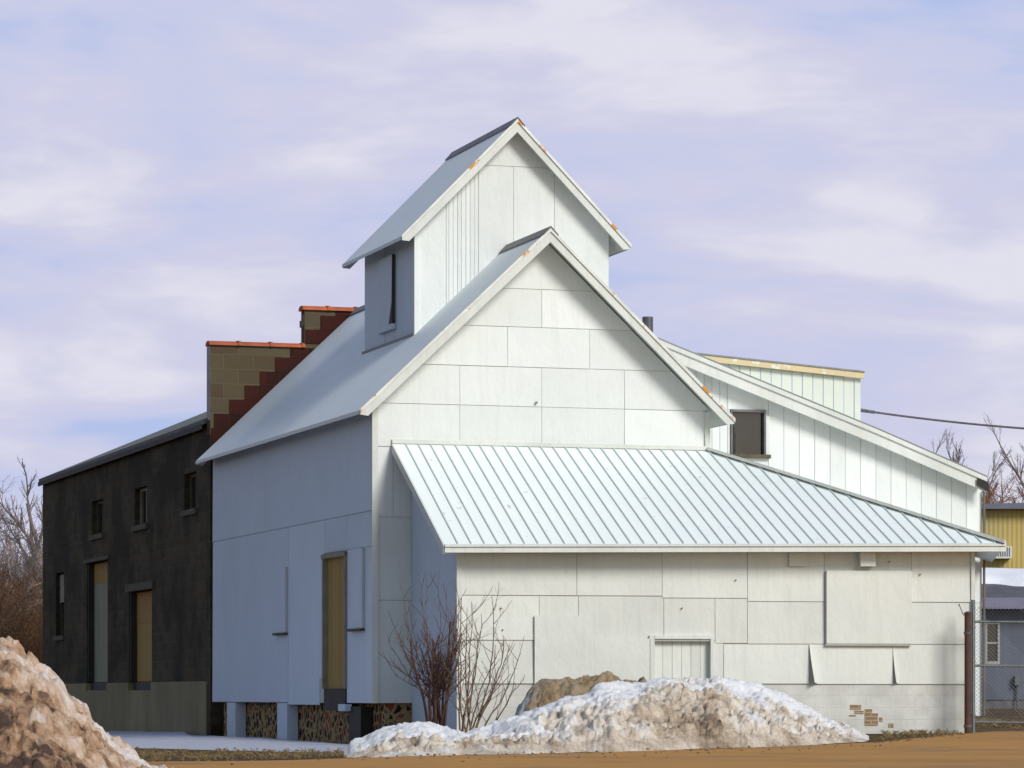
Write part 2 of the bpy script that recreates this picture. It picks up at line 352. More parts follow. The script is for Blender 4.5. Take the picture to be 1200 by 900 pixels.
def wall_cells(mb, f, plane, a0, a1, z0, z1, b0, b1, holes):
    """slab with rectangular openings; plane 'a' runs along a, 'b' runs along b"""
    As = sorted({a0, a1} | {h[0] for h in holes} | {h[1] for h in holes}); Zs = sorted({z0, z1} | {h[2] for h in holes} | {h[3] for h in holes})
    As = [a for a in As if a0 <= a <= a1]; Zs = [z for z in Zs if z0 <= z <= z1]
    for i in range(len(As) - 1):
        run = None
        for j in range(len(Zs) - 1):
            am, zm = (As[i] + As[i + 1]) / 2, (Zs[j] + Zs[j + 1]) / 2
            solid = not any(h[0] < am < h[1] and h[2] < zm < h[3] for h in holes)
            if solid: run = [Zs[j], Zs[j + 1]] if run is None else [run[0], Zs[j + 1]]
            if run and (not solid or j == len(Zs) - 2):
                if plane == 'b': mb.box(f, b0, b1, As[i], As[i + 1], run[0], run[1])
                else: mb.box(f, As[i], As[i + 1], b0, b1, run[0], run[1])
                run = None

# ================================================================== BARN
WID, LEN, TC = 5.98, 12.67, 2.99
PK, SLO = 9.49, .945                 # roof top at ridge, slope
EV = 3.32                            # half span with eaves
SB = 1.47                            # bottom of siding
barn = thing('barn', B.P(3, 6.3, .75), 'tall white barn of large painted panels with grey metal roof and raised cupola', 'barn')
rz = lambda a: PK - SLO * abs(a - TC)
wallz = lambda a: rz(a) - .11
# structural core walls
mb = MB(); mb.az(B, [(.02, SB), (WID - .02, SB), (WID - .02, wallz(WID)), (TC, wallz(TC)), (.02, wallz(.02))], .02, .14)
core = mb.build('front_wall', M['backing'], barn)
def mp_front(a, z, o): return B.P(a, .02 - o, z)
out = [(0, SB), (WID, SB), (WID, wallz(WID) - .01), (TC, wallz(TC) - .01), (0, wallz(0) - .01)]
j = lambda px, b=0: a_at(px, b)
rows = [(8.51, 9.6, [0, WID]),
        (7.86, 8.51, [0, j(635), WID]), (7.18, 7.86, [0, j(595), j(691), WID]), (6.51, 7.18, [0, j(539), j(635), j(732), WID]),
        (5.78, 6.51, [0, j(539), j(635), j(732), WID]), (4.6, 5.78, [0, .34, 3, WID]), (3.2, 4.6, [0, 2, WID]), (SB, 3.2, [0, 2.5, WID])]
mb = MB(); siding(mb, mp_front, out, rows_to_rects(rows), .008, .009, 3, .009)
mb.build('siding', M['white'], core)
mb = MB()
mb.box(B, -.035, .07, -.045, .02, SB, wallz(0) - .06); mb.box(B, WID - .07, WID + .02, -.04, .02, SB, wallz(WID) - .06)
build_each(mb, 'corner_board', M['white_trim'], core)
mb = MB()
for px, py in ((628, 472), (652, 521)):
    a = j(px); z = z_at(py, a, 0); mb.tube([B.P(a, -.02, z), B.P(a, -.045, z)], .022, 8)
build_each(mb, 'bolt', M['steel'], core)

# side wall facing left
dS0, dS1 = b_at(405.5, 0), b_at(380, 0); dZ1 = z_at(652, 0, dS1)
dZ0 = 1.72
holes = [(dS0, dS1, 0, dZ1)]
mb = MB(); wall_cells(mb, B, 'b', .02, LEN, SB, wallz(0) - .02, .02, .14, holes)
side = mb.build('side_wall', M['backing'], barn)
def mp_side(a, z, o): return B.P(.02 - o, a, z)
zt = wallz(0) - .03; sJ = b_at(337.5, 0); sS = b_at(374, 0)
rects = [(0, LEN, 4.71, zt), (sJ, LEN, SB, 4.71), (sS, sJ, SB - .04, 4.71), (dS1 + .02, sS, 1.9, 4.71), (dS0 - .03, dS1 + .02, dZ1 + .05, 4.71), (.45, dS0 - .03, SB, 4.11),
         (0, .45, SB, 4.11), (0, dS0 - .03, 4.11, 4.71)]
mb = MB(); siding(mb, mp_side, [(-.02, 0), (LEN, 0), (LEN, 9), (-.02, 9)], rects, .008, .010, 5, .008, .010)
mb.build('siding', M['white_shade'], side)
# covered windows: boards over former openings, with little sills
for (pa, pb, y0, y1, nm) in ((337, 324.5, 664, 741, 'shutter'), (427, 412.5, 642, 736, 'shutter')):
    s0, s1 = b_at(pa, 0), b_at(pb, 0); z1, z0 = z_at(y0, 0, s0), z_at(y1, 0, s0)
    mb = MB(); mb.box(B, -.05, .004, s0 + .015, s1, z0, z1)
    sh = mb.build(nm, M['white_shade'], barn)
    mb = MB(); mb.box(B, -.08, .004, s0 - .01, s1 + .04, z0 - .045, z0 - .002); mb.build('sill', M['lintel'], sh)
    mb = MB(); mb.box(B, -.03, .003, s0 - .005, s0 + .013, z0, z1); mb.build('edge_shade', M['backing'], sh)  # darker strip painted in as the shadow along the board's right edge
# door
mb = MB(); nb = 5; dw = (dS1 - dS0) / nb
for k in range(nb): mb.box(B, .05 + .004 * (k % 2), .09, dS0 + .03 + k * (dw - .012) + .004, dS0 + .03 + (k + 1) * (dw - .012) - .004, dZ0, dZ1 - .05)
door = mb.build('door', M['plywood'], barn)
mb = MB(); mb.box(B, -.035, .12, dS1 - .03, dS1 + .04, dZ0, dZ1 + .02); mb.box(B, -.035, .12, dS0 - .04, dS0 + .03, dZ0, dZ1 + .02)
mb.box(B, -.05, .12, dS0 - .04, dS1 + .06, dZ1 - .05, dZ1 + .03); mb.build('frame', M['frame_wood'], door)
mb = MB(); mb.box(B, -.01, .15, dS0, dS1, dZ0 - .38, dZ0 - .002); mb.build('threshold', M['dark'], door)
mb = MB(); mb.box(B, -.10, .02, dS0 - .32, dS0 + .16, 1.33, 1.45); mb.build('step', M['white_shade'], door)
# other walls
mb = MB(); mb.box(B, WID - .14, WID - .005, .14, LEN, SB, wallz(WID) - .02); mb.build('far_side_wall', M['white'], barn)
mb = MB(); mb.az(B, [(.03, SB), (WID - .02, SB), (WID - .02, wallz(WID)), (TC, wallz(TC)), (.03, wallz(.02))], LEN - .16, LEN - .04); mb.build('rear_wall', M['white_shade'], barn)
# foundation of field stone with painted piers
mb = MB(); mb.box(B, .22, .6, .3, LEN - .05, .2, SB + .05); mb.box(B, .22, WID - .1, .10, .5, .2, SB + .03)
mb.build('foundation', M['stone'], barn)
for pa, pb in ((276.5, 266.5), (337, 325.5)):
    mb = MB(); s0, s1 = b_at(pa, 0), b_at(pb, 0); mb.box(B, -.01, .2, s0, s1, .35, SB - .01); mb.build('pier', M['white_shade'], barn)
mb = MB(); mb.box(B, -.0, .2, dS0 - 1.0, dS0 - .2, .3, SB - .06); mb.build('crawl_opening', M['dark'], barn)
# roof
def gable_roof(f, tc, pk, slo, hw, s0, s1, thk, name, m, parent, cap, far=0.06):
    z = lambda a: pk - slo * abs(a - tc)
    mb = MB(); L_, R_ = tc - hw, tc + hw
    mb.az(f, [(L_, z(L_)), (L_, z(L_) - thk), (tc, pk - thk), (R_, z(R_) - thk), (R_, z(R_)), (tc, pk)], s0, s1)
    rf = mb.build(name, m, parent)
    fas = MB(); d = .17
    for sg in (-1, 1):
        e = tc + sg * hw
        ei = e - sg * .13; q = [(e, z(e) - thk - .002), (e, z(e) - thk - .03), (ei, z(ei) - thk - d), (tc, pk - thk - d), (tc, pk - thk - .002)]
        fas.az(f, q, s0 + .004, s0 + .04); fas.az(f, q, s1 - .04, s1 - .004)
    build_each(fas, 'fascia', M['white_trim'], rf)
    sof = MB()
    for sg in (-1, 1):
        e = tc + sg * (hw - .02)
        sof.az(f, [(e, z(e) - thk - .012), (e, z(e) - thk - .03), (tc, pk - thk - .03), (tc, pk - thk - .012)], s0 + .042, s1 - .05)
    build_each(sof, 'soffit', M['white_trim'], rf)
    ev = MB()
    for sg in (-1, 1):
        e = tc + sg * hw; ev.box(f, e - .012 if sg < 0 else e + .002, e - .002 if sg < 0 else e + .012, s0 + .05, s1, z(e) - thk - .02, z(e) - .005)
    build_each(ev, 'eave_strip', M['seam'], rf)
    dr = MB()
    for sg in (-1, 1):
        e = tc + sg * (hw + .01); dr.az(f, [(e, z(e) + .022), (e, z(e) - thk + .005), (tc, pk - thk + .005), (tc, pk + .022)], s0 - .02, s0 - .002)
    build_each(dr, 'drip_edge', M['rust_trim'], rf)
    if cap:
        cp = MB(); cp.az(f, [(tc - .13, z(tc - .13) + .012), (tc - .13, z(tc - .13) + .032), (tc, pk + .05), (tc + .13, z(tc - .13) + .032), (tc + .13, z(tc - .13) + .012), (tc, pk + .02)], s0 - .03, s1)
        cp.build('ridge_cap', M['ridge'], rf)
    return rf
gable_roof(B, TC, PK, SLO, EV, -.40, LEN + .05, .05, 'roof', M['roof'], barn, True)

# cupola
CT, CPK, CSL, CHW = 3.12, 11.71, 1.01, 2.1
c0, c1, cs0, cs1 = 1.337, 4.905, 2.17, 5.68
cz = lambda a: CPK - CSL * abs(a - CT) - .09
mb = MB(); zb = 6.9
mb.az(B, [(c0 + .02, zb), (c1 - .02, zb), (c1 - .02, cz(c1)), (CT, cz(CT)), (c0 + .02, cz(c0))], cs0 + .02, cs1 - .02)
cw = mb.build('cupola_wall', M['backing'], barn)
def mp_cf(a, z, o): return B.P(a, cs0 + .02 - o, z)
def mp_cs(a, z, o): return B.P(c0 + .02 - o, a, z)
oc = [(c0, zb), (c1, zb), (c1, cz(c1)), (CT, cz(CT)), (c0, cz(c0))]
jc = lambda px: a_at(px, cs0)
xs_ = [c0, jc(523), jc(561), jc(602), jc(650), c1]
rects = [(xs_[0], xs_[1], zb, 12), (xs_[1] , xs_[1] + .05, zb, 12)]
g0, g1 = xs_[1] + .05, xs_[2]; ng = 7
for k in range(ng): rects.append((g0 + (g1 - g0) * k / ng, g0 + (g1 - g0) * (k + 1) / ng, zb, 12))
zc = z_at(195, CT, cs0)
rects += [(xs_[2], xs_[3], zb, zc), (xs_[3], xs_[4], zb, zc), (xs_[4], c1, zb, zc), (xs_[2], c1, zc, 12)]
mb = MB(); siding(mb, mp_cf, oc, rects, .008, .010, 9, .004, .007)
mb.box(B, c0 - .03, c0 + .05, cs0 - .03, cs0 + .02, zb + .3, cz(c0) - .05)
mb.build('siding', M['white'], cw)
mb = MB(); siding(mb, mp_cs, [(cs0 + .02, zb), (cs1, zb), (cs1, cz(c0) - .01), (cs0 + .02, cz(c0) - .01)], [(cs0, cs0 + .9, zb, 10), (cs0 + .9, cs0 + 2.1, zb, 10), (cs0 + 2.1, cs1, zb, 10)], .008, .010, 4, .004)
mb.build('siding', M['white_shade'], cw)
s0, s1 = b_at(463, c0), b_at(447, c0); z0, z1 = z_at(379, c0, s0), z_at(298, c0, s0)
mb = MB(); mb.box(B, c0 - .05, c0 - .001, s0, s1, z0, z1); mb.box(B, c0 - .07, c0 - .001, s0 - .04, s1 + .05, z0 - .1, z0 - .004); mb.build('shutter', M['white_shade'], cw)
mb = MB(); mb.prism([B.P(c0 - .052, s0 - .01, z0), B.P(c0 - .052, s0 + .24, z0), B.P(c0 - .052, s0 + .045, z0 + .4), B.P(c0 - .052, s0 + .012, z1), B.P(c0 - .052, s0 - .01, z1)],
                    [B.P(c0 - .004, s0 - .01, z0), B.P(c0 - .004, s0 + .24, z0), B.P(c0 - .004, s0 + .045, z0 + .4), B.P(c0 - .004, s0 + .012, z1), B.P(c0 - .004, s0 - .01, z1)])
mb.v = [(x + (B.u.x * -.004), y + B.u.y * -.004, z) for x, y, z in mb.v]
mb.build('torn_edge', M['dark'], cw)
# flashing where the cupola meets the barn roof
mb = MB(); zr0 = rz(c0 - .06)
mb.box(B, c0 - .05, c0 - .012, cs0 - .02, cs1, rz(c0) - .06, rz(c0) + .006); mb.build('flashing', M['ridge'], cw)
gable_roof(B, CT, CPK, CSL, CHW, 1.9, 6.05, .045, 'cupola_roof', M['roof'], barn, True)

# ================================================================== LEAN-TO
EL = Vector((*B.P(.33, -3.15, 0).xy, 4.005)); TL = B.P(.33, -.02, 5.83); TR = B.P(5.98, -.02, 5.83)
ERy = 56.6; ER = Vector((578 / F_PX * ERy, ERy, CZ + 178 * ERy / F_PX))
v2 = (ER - EL).xy.normalized()
L0 = B.P(.66, -2.8, 0)
LT = Frame((L0.x, L0.y), v2, (-v2.y, v2.x))
lean = thing('lean_to', LT.P(4, 1, 1.0), 'long low white lean-to with a pale standing-seam roof, built against the gable of the barn', 'lean-to')
aR = a_at(1141, 0, LT)
elen = (ER.xy - EL.xy).length; tlen = (TR - TL).length
def roof_pt(d, r):       # d along eave, r 0 eave .. 1 top/hip
    e = EL + (ER - EL) * (d / elen)
    t = TL + (TR - TL) * (d / tlen) if d <= tlen else TR + (ER - TR) * ((d - tlen) / (elen - tlen))
    return e + (t - e) * r
mb = MB(); nd = 60
ds = [elen * i / nd for i in range(nd + 1)] + [tlen]; ds = sorted(set(ds))
up = Vector((0, 0, .045))
for d in ds:
    for r in (0, .5, 1): mb.v.append(tuple(roof_pt(d, r)))
n0 = len(mb.v)
for d in ds:
    for r in (0, .5, 1): mb.v.append(tuple(roof_pt(d, r) - up))
for i in range(len(ds) - 1):
    for r in range(2):
        q = (i * 3 + r, (i + 1) * 3 + r, (i + 1) * 3 + r + 1, i * 3 + r + 1); mb.f.append(q); mb.f.append(tuple(n0 + k for k in q[::-1]))
for i in range(len(ds) - 1):
    for r in (0, 2): q = (i * 3 + r, (i + 1) * 3 + r, n0 + (i + 1) * 3 + r, n0 + i * 3 + r); mb.f.append(q)
for r in range(2): mb.f.append((r, r + 1, n0 + r + 1, n0 + r))
# right-hand slope behind the hip
BR = B.P(a_at(1176, 1.4), 1.9, ER.z); BT = B.P(5.98, 1.9, 5.83)
mb.prism([ER - up, BR - up, BT - up, TR - up], [ER + Vector((.002, 0, 0)), BR, BT, TR])
roof = mb.build('roof', M['roof_white'], lean)
mb = MB(); sp = .2165; i = 1
while i * sp < elen - .1:
    d = i * sp; p, q = roof_pt(d, 0), roof_pt(d, 1); sv = (ER - EL).normalized() * .009; uz = Vector((0, 0, .024))
    mb.prism([p - sv, p + sv, q + sv, q - sv], [p - sv + uz, p + sv + uz, q + sv * .9 + uz, q - sv * .9 + uz]); i += 1
mb.build('standing_seam', M['seam'], roof)
def beam(mb, p, q, wv, uz):
    p, q = Vector(p), Vector(q); mb.prism([p - wv, p + wv, q + wv, q - wv], [p - wv + uz, p + wv + uz, q + wv + uz, q - wv + uz])
mb = MB(); beam(mb, TR + Vector((0, 0, .0)), ER, Vector((.03, .11, 0)), Vector((0, 0, .055))); mb.build('hip_cap', M['white_trim'], roof)
mb = MB(); beam(mb, TL + Vector((-.02, -.0, .0)), TR, Vector((-.0296, .0955, 0)) * .35, Vector((0, 0, .07))); mb.build('head_flashing', M['white_trim'], roof)
mb = MB(); n_ = Vector((v2.y, -v2.x, 0))
o1 = n_ * .004; o2 = n_ * .035
mb.prism([EL + o1 - Vector((0, 0, .13)), ER + o1 - Vector((0, 0, .13)), ER + o1 + Vector((0, 0, -.03)), EL + o1 + Vector((0, 0, -.03))],
         [EL + o2 - Vector((0, 0, .13)), ER + o2 - Vector((0, 0, .13)), ER + o2 + Vector((0, 0, -.03)), EL + o2 + Vector((0, 0, -.03))])
build_each(mb, 'fascia', M['white_trim'], roof)
mb = MB(); o3 = n_ * .06; mb.prism([EL + o1 * .1 - Vector((0, 0, .026)), ER + o1 * .1 - Vector((0, 0, .026)), ER + Vector((0, 0, .004)), EL + Vector((0, 0, .004))],
         [EL + o3 - Vector((0, 0, .04)), ER + o3 - Vector((0, 0, .04)), ER + o3 - Vector((0, 0, .012)), EL + o3 - Vector((0, 0, .012))])
build_each(mb, 'drip_edge', M['white_trim'], roof)
mb = MB(); beam(mb, EL + Vector((-.012, 0, -.15)), TL + Vector((-.012, 0, -.15)), Vector((.012, .003, 0)), Vector((0, 0, .15))); mb.build('rake_board', M['white_trim'], roof)
# soffit
mb = MB(); a_, b_ = EL - Vector((0, 0, .10)), ER - Vector((0, 0, .10)); c_ = LT.P(aR + .3, .02, ER.z - .10); d_ = LT.P(-.2, .02, EL.z - .10)
mb.prism([a_, b_, c_, d_], [q - Vector((0, 0, .02)) for q in (a_, b_, c_, d_)]); build_each(mb, 'soffit', M['white_trim'], roof)

wt = 4.09                                  # wall top
fz = z_at(801.5, 6, 0, LT)                 # bottom of siding
def jl(px): return a_at(px, 0, LT)
def zl(py): return z_at(py, 4.5, 0, LT)
dA0, dA1, dT = jl(767), jl(833), zl(749)
mb = MB(); wall_cells(mb, LT, 'a', .02, aR - .02, fz - .02, wt, .02, .16, [(dA0, dA1, 0, dT)])
core = mb.build('front_wall', M['backing'], lean)
def mp_l(a, z, o): return LT.P(a, .02 - o, z)
r0, r1, r2 = zl(699), zl(751), fz
E = aR
rects = [(0, jl(676), r0, wt), (jl(676), jl(776), r0, wt), (jl(776), jl(876), r0 - .03, wt), (jl(876), jl(966), r0 - .08, wt), (jl(966), jl(1068), r0 - .08, wt), (jl(1068), E, r0 - .08, wt),
         (0, jl(632), r1, r0), (jl(632), jl(678), r1, r0), (jl(678), jl(778), r1, r0), (jl(778), jl(838), r1 + .0, r0 - .03), (jl(838), jl(876), r1 - .04, r0 - .03), (jl(876), jl(966), r1 - .05, r0 - .08),
         (jl(966), jl(1068), r1 - .05, r0 - .08), (jl(1068), E, r1 - .05, r0 - .08),
         (0, jl(540), r2, r1), (jl(540), jl(626), r2, r1), (jl(626), jl(694), r2, r1), (jl(694), dA0 - .09, r2, r1), (dA1, jl(848), r2, r1), (jl(848), jl(948), r2, r1 - .05)]
mb = MB(); siding(mb, mp_l, [(0, 0), (E, 0), (E, 9), (0, 9)], rects, .012, .010, 11, .012, .009)
# two bottom sheets with curled corners
def curled(a0, a1, z0, z1, curl, cw_, ch_):
    nx, nz_ = 26, 16; vv = []
    for lay in (0, 1):
        for jz in range(nz_ + 1):
            for ix in range(nx + 1):
                a = a0 + (a1 - a0) * ix / nx; z = z0 + (z1 - z0) * jz / nz_
                k = max(0, 1 - (a - a0) / cw_) ** 2 * max(0, 1 - (z - z0) / ch_) ** 1.3
                vv.append(LT.P(a + .05 * k * (curl / .15), .02 - .012 - .006 * (1 - jz / nz_) - lay * .006 - curl * k, z + .03 * k))
    m_ = (nx + 1) * (nz_ + 1); fs = []
    for jz in range(nz_):
        for ix in range(nx):
            q = (jz * (nx + 1) + ix, jz * (nx + 1) + ix + 1, (jz + 1) * (nx + 1) + ix + 1, (jz + 1) * (nx + 1) + ix)
            fs += [q, tuple(m_ + k for k in q[::-1])]
    for jz in range(nz_):
        for ix in (0, nx): q0 = jz * (nx + 1) + ix; q1 = q0 + nx + 1; fs.append((q0, q1, m_ + q1, m_ + q0))
    for ix in range(nx):
        for jz in (0, nz_): q0 = jz * (nx + 1) + ix; fs.append((q0, q0 + 1, m_ + q0 + 1, m_ + q0))
    mb.add(vv, fs)
curled(jl(948), jl(1046), r2, r1 - .055, .16, .22, .75); curled(jl(1046) + .006, E, r2, r1 - .055, .09, .12, .6)
mb.build('siding', M['lean_white'], core)
mb = MB(); mb.box(LT, -.03, .06, -.035, .019, 1.0, 4.0); mb.box(LT, aR - .05, aR + .015, -.035, .019, 1.0, 4.1); build_each(mb, 'corner_board', M['white_trim'], core)
# raised sheets
mb = MB(); mb.box(LT, jl(626), jl(694), -.045, -.026, 1.4, zl(722)); mb.build('patch_panel', M['lean_white'], lean)
mb = MB(); mb.box(LT, jl(690), jl(762), -.040, -.024, zl(802), zl(748.5)); mb.build('patch_panel', M['lean_white'], lean)
bz0, bz1 = zl(754), zl(668)
mb = MB(); mb.box(LT, jl(967.5), jl(1067), -.075, -.02, bz0, bz1)
bo = mb.build('window_board', M['lean_white'], lean)
mb = MB(); mb.box(LT, jl(967.5) - .012, jl(1067), -.06, -.02, bz0 - .03, bz0 - .002); mb.build('sill_shade', M['backing'], bo)  # darker strip put under the board as its shadow
mb = MB(); mb.box(LT, jl(1005.5), jl(1023), -.17, -.02, zl(663), zl(646.5)); mb.box(LT, jl(1004.5), jl(1024), -.19, -.02, zl(646), zl(644.5)); mb.build('vent_box', M['white_trim'], lean)
mb = MB(); mb.box(LT, jl(924), jl(944), -.05, -.02, zl(663), zl(647)); mb.build('vent_box', M['lean_white'], lean)
mb = MB(); nb = 6; bw = (dA1 - dA0) / nb
for k in range(nb): mb.box(LT, dA0 + k * bw + .003, dA0 + (k + 1) * bw - .003, .085 + .003 * (k % 2), .12, 1.2, dT - .03)
dr = mb.build('door', M['lean_white'], lean)
mb = MB(); mb.box(LT, dA0 - .09, dA0 - .005, -.04, .1, 1.1, dT + .06); mb.box(LT, dA1 - .01, dA1 + .04, -.04, .1, 1.1, dT + .02); mb.box(LT, dA0 - .004, dA1 + .04, -.045, .1, dT + .001, dT + .06)
mb.box(LT, dA0, dA1 - .012, -.01, .08, dT - .035, dT - .001)
mb.build('frame', M['white_trim'], dr)
mb = MB()
for px, py in ((587, 714), (589, 739), (799, 713), (862, 680), (1078, 672), (1042, 657)):
    a = jl(px); z = zl(py); mb.tube([LT.P(a, 0, z), LT.P(a, -.028, z)], .012, 8)
build_each(mb, 'bolt', M['ridge'], core)
# painted block base
M['white_block'] = blockmat('painted_block', (v2.x, v2.y), (.60, .60, .56), (.56, .57, .54), (.50, .50, .46), bw=.42, bh=.2, ms=.006, bm=.35)
M['bare_brick'] = blockmat('bare_brick', (v2.x, v2.y), (.30, .22, .11), (.24, .15, .08), (.46, .44, .38), bw=.21, bh=.065, ms=.012)
mb = MB(); mb.box(LT, .01, aR - .01, .0, .3, .6, fz - .021); fb = mb.build('foundation', M['white_block'], lean)
mb = MB()
for (x0, x1, y0, y1) in ((996, 1009, 826, 832), (1001, 1012, 833, 837), (1013, 1029, 836, 851), (1013, 1022, 831, 836), (1030, 1034, 841, 846), (1041, 1047, 848, 853), (995, 1003, 838, 840)):
    mb.box(LT, jl(x0), jl(x1), -.004, .003, zl(y1), zl(y0))
build_each(mb, 'bare_brick_patch', M['bare_brick'], fb)
# left and right walls
mb = MB(); zA, zB = 4.06, 5.66
q = []
mb.prism([LT.P(.02, .17, .9), B.P(.66, -.02, .9), B.P(.66, -.02, zB), LT.P(.02, .17, zA)], [LT.P(.12, .17, .9), B.P(.76, -.02, .9), B.P(.76, -.02, zB), LT.P(.12, .17, zA)])
sw = mb.build('side_wall', M['white_shade'], lean)
mb = MB(); pr = B.P(a_at(1141, 1.9), 1.9, 0)
f0, f1 = LT.P(aR - .02, .17, .9), LT.P(aR - .12, .17, .9); g = Vector((pr.x, pr.y, .9))
mb.prism([f0, g, Vector((g.x, g.y, 4.1)), Vector((f0.x, f0.y, 4.1))], [f1, g - Vector((.1, 0, 0)), Vector((g.x - .1, g.y, 4.1)), Vector((f1.x, f1.y, 4.1))])
mb.build('far_side_wall', M['white_shade'], lean)

# ================================================================== WING
WS = 2.0
wing = thing('metal_sided_wing', B.P(8, 5, 1.2), 'white board-sided wing with a long sloping roof behind the lean-to, dark window near the barn', 'building')
wx1 = a_at(1151, WS); kx = [(745, 388), (782, 404), (1030, 506), (1156, 561)]
rp = [(a_at(x, WS - .3), z_at(y, a_at(x, WS - .3), WS - .3)) for x, y in kx]
wl = 6.02
def roofz(a):
    for (p, q) in zip(rp, rp[1:]):
        if a <= q[0]: return p[1] + (q[1] - p[1]) * (a - p[0]) / (q[0] - p[0])
    return rp[-1][1]
top = [(wl, roofz(wl) - .1)] + [(a, z - .1) for a, z in rp[1:] if a < wx1 and a > wl] + [(wx1, roofz(wx1) - .12)]
wA0, wA1, wZ0, wZ1 = a_at(856, WS), a_at(897, WS), z_at(533, 8, WS), z_at(481, 8, WS)
mb = MB()
# backing wall cut round the window
def strip(a0, a1, z0=None, z1=None):
    lo = 1.0 if z0 is None else z0
    if z1 is None: mb.az(B, [(a0, lo), (a1, lo), (a1, roofz(a1) - .1), (a0, roofz(a0) - .1)], WS + .02, WS + .16)
    else: mb.az(B, [(a0, lo), (a1, lo), (a1, z1), (a0, z1)], WS + .02, WS + .16)
aK = rp[2][0]
strip(wl, wA0); strip(wA0, wA1, None, wZ0); strip(wA0, wA1, wZ1); strip(wA1, aK); strip(aK, wx1)
core = mb.build('front_wall', M['backing'], wing)
pw = (a_at(1013, WS) - a_at(914, WS)) / 5.5
a = wA1 + .06; rects = []
while a < wx1: rects.append((a, min(a + pw, wx1), 3.3, 12)); a += pw
a = wA0 - .05
while a > wl: rects.append((max(a - pw * .5, wl), a, 3, 12)); a -= pw * .5
rects += [(wA0 - .05, wA1 + .06, 3.5, wZ0 - .06), (wA0 - .05, wA1 + .06, wZ1 + .0, 12), (wA0 - .05, wA0, wZ0, wZ1), (wA1, wA1 + .06, wZ0, wZ1)]
rects += [(wx1 - 1.2, wx1, 1.0, 3.3)]
ol = [(wl, .5), (wx1, .5), (wx1, roofz(wx1) - .11), (aK, rp[2][1] - .11), (wl, roofz(wl) - .11)]
mb = MB(); siding(mb, lambda a, z, o: B.P(a, WS + .02 - o, z), ol, rects, .008, .008, 15, .0, .012)
mb.build('siding', M['white'], core)
mb = MB(); mb.box(B, wA0 + .005, wA1 - .005, WS + .07, WS + .09, wZ0 + .005, wZ1 - .005); gl = mb.build('window', M['glass'], wing)
mb = MB(); mb.box(B, wA0 - .0, wA0 + .035, WS - .02, WS + .068, wZ0, wZ1); mb.box(B, wA1 - .03, wA1, WS - .02, WS + .068, wZ0, wZ1); mb.box(B, wA0 + .036, wA1 - .031, WS - .025, WS + .068, wZ1 - .045, wZ1)
mb.build('frame', M['ridge'], gl)
mb = MB(); mb.box(B, wA1 + .002, wA1 + .07, WS - .03, WS, wZ0 - .03, wZ1 - .1); mb.build('frame', M['white_trim'], gl)
mb = MB(); mb.box(B, wA0 - .02, wA1 + .08, WS - .07, WS + .06, wZ0 - .07, wZ0 - .004); mb.build('sill', M['lintel'], gl)
mb = MB(); mb.box(B, wA0 + .06, wA0 + .12, WS + .055, WS + .066, wZ0 + .02, wZ0 + .38); mb.box(B, wA0 + .04, wA0 + .1, WS + .052, WS + .064, wZ0 + .34, wZ0 + .5); mb.build('latch', M['dark'], gl)
# roof slab
ex = rp[-1][0]; rl = rp[0]; back = WS + 13
poly = [(rl[0], rl[1])] + rp[1:] + [(ex, rp[-1][1] - .06)] + [(a, z - .06) for a, z in rp[::-1][1:]]
mb = MB(); mb.az(B, poly, WS - .3, back)
mb.az(B, [(rl[0], rl[1]), (rl[0], rl[1] - .06), (rl[0] - 2.2, rl[1] - 1.06), (rl[0] - 2.2, rl[1] - 1.0)], WS + 11.2, back)
rf = mb.build('roof', M['roof_white'], wing)
mb = MB(); 
for p, q in zip(rp, rp[1:]): mb.az(B, [(p[0], p[1] - .062), (p[0], p[1] - .24), (q[0], q[1] - .24), (q[0], q[1] - .062)], WS - .29, WS - .25)
build_each(mb, 'fascia', M['white_trim'], rf)
mb = MB()
for p, q in zip(rp, rp[1:]): mb.az(B, [(p[0], p[1] + .03), (p[0], p[1] - .05), (q[0], q[1] - .05), (q[0], q[1] + .03)], WS - .325, WS - .302)
build_each(mb, 'drip_edge', M['white_trim'], rf)
mb = MB()
for p, q in zip(rp, rp[1:]): mb.az(B, [(p[0], p[1] + .055), (p[0], p[1] + .031), (q[0], q[1] + .031), (q[0], q[1] + .055)], WS - .33, WS - .26)
build_each(mb, 'rake_cap', M['steel'], rf)
mb = MB()
for p, q in zip(rp, rp[1:]): mb.az(B, [(p[0], p[1] - .1), (p[0], p[1] - .12), (q[0], q[1] - .12), (q[0], q[1] - .1)], WS - .248, WS + .0)
build_each(mb, 'soffit', M['white_trim'], rf)
mb = MB(); g0 = a_at(1144, WS - .3); zg = rp[-1][1]
mb.az(B, [(g0, roofz(g0) - .07), (g0, roofz(g0) - .2), (ex + .03, zg - .24), (ex + .03, zg - .07)], WS - .34, WS - .326); mb.build('gutter_end', M['dark'], rf)
mb = MB(); pa = a_at(1153, WS - .05)
mb.tube([B.P(pa, WS - .06, zg - .2), B.P(pa, WS - .06, 1.15)], .024, 8); mb.build('downspout', plain('stained_downspout', (.12, .11, .10), (.17, .13, .08), 3), wing)
mb = MB(); mb.box(B, wx1 - .12, wx1, WS + .17, back - .2, 1.0, roofz(wx1) - .14); mb.build('far_side_wall', M['white_shade'], wing)
mb = MB(); mb.az(B, [(6.3, 1), (wx1 - .15, 1), (wx1 - .15, roofz(wx1) - .15), (aK, rp[2][1] - .12), (6.3, roofz(6.3) - .15)], back - .3, back - .15); mb.build('rear_wall', M['white_shade'], wing)
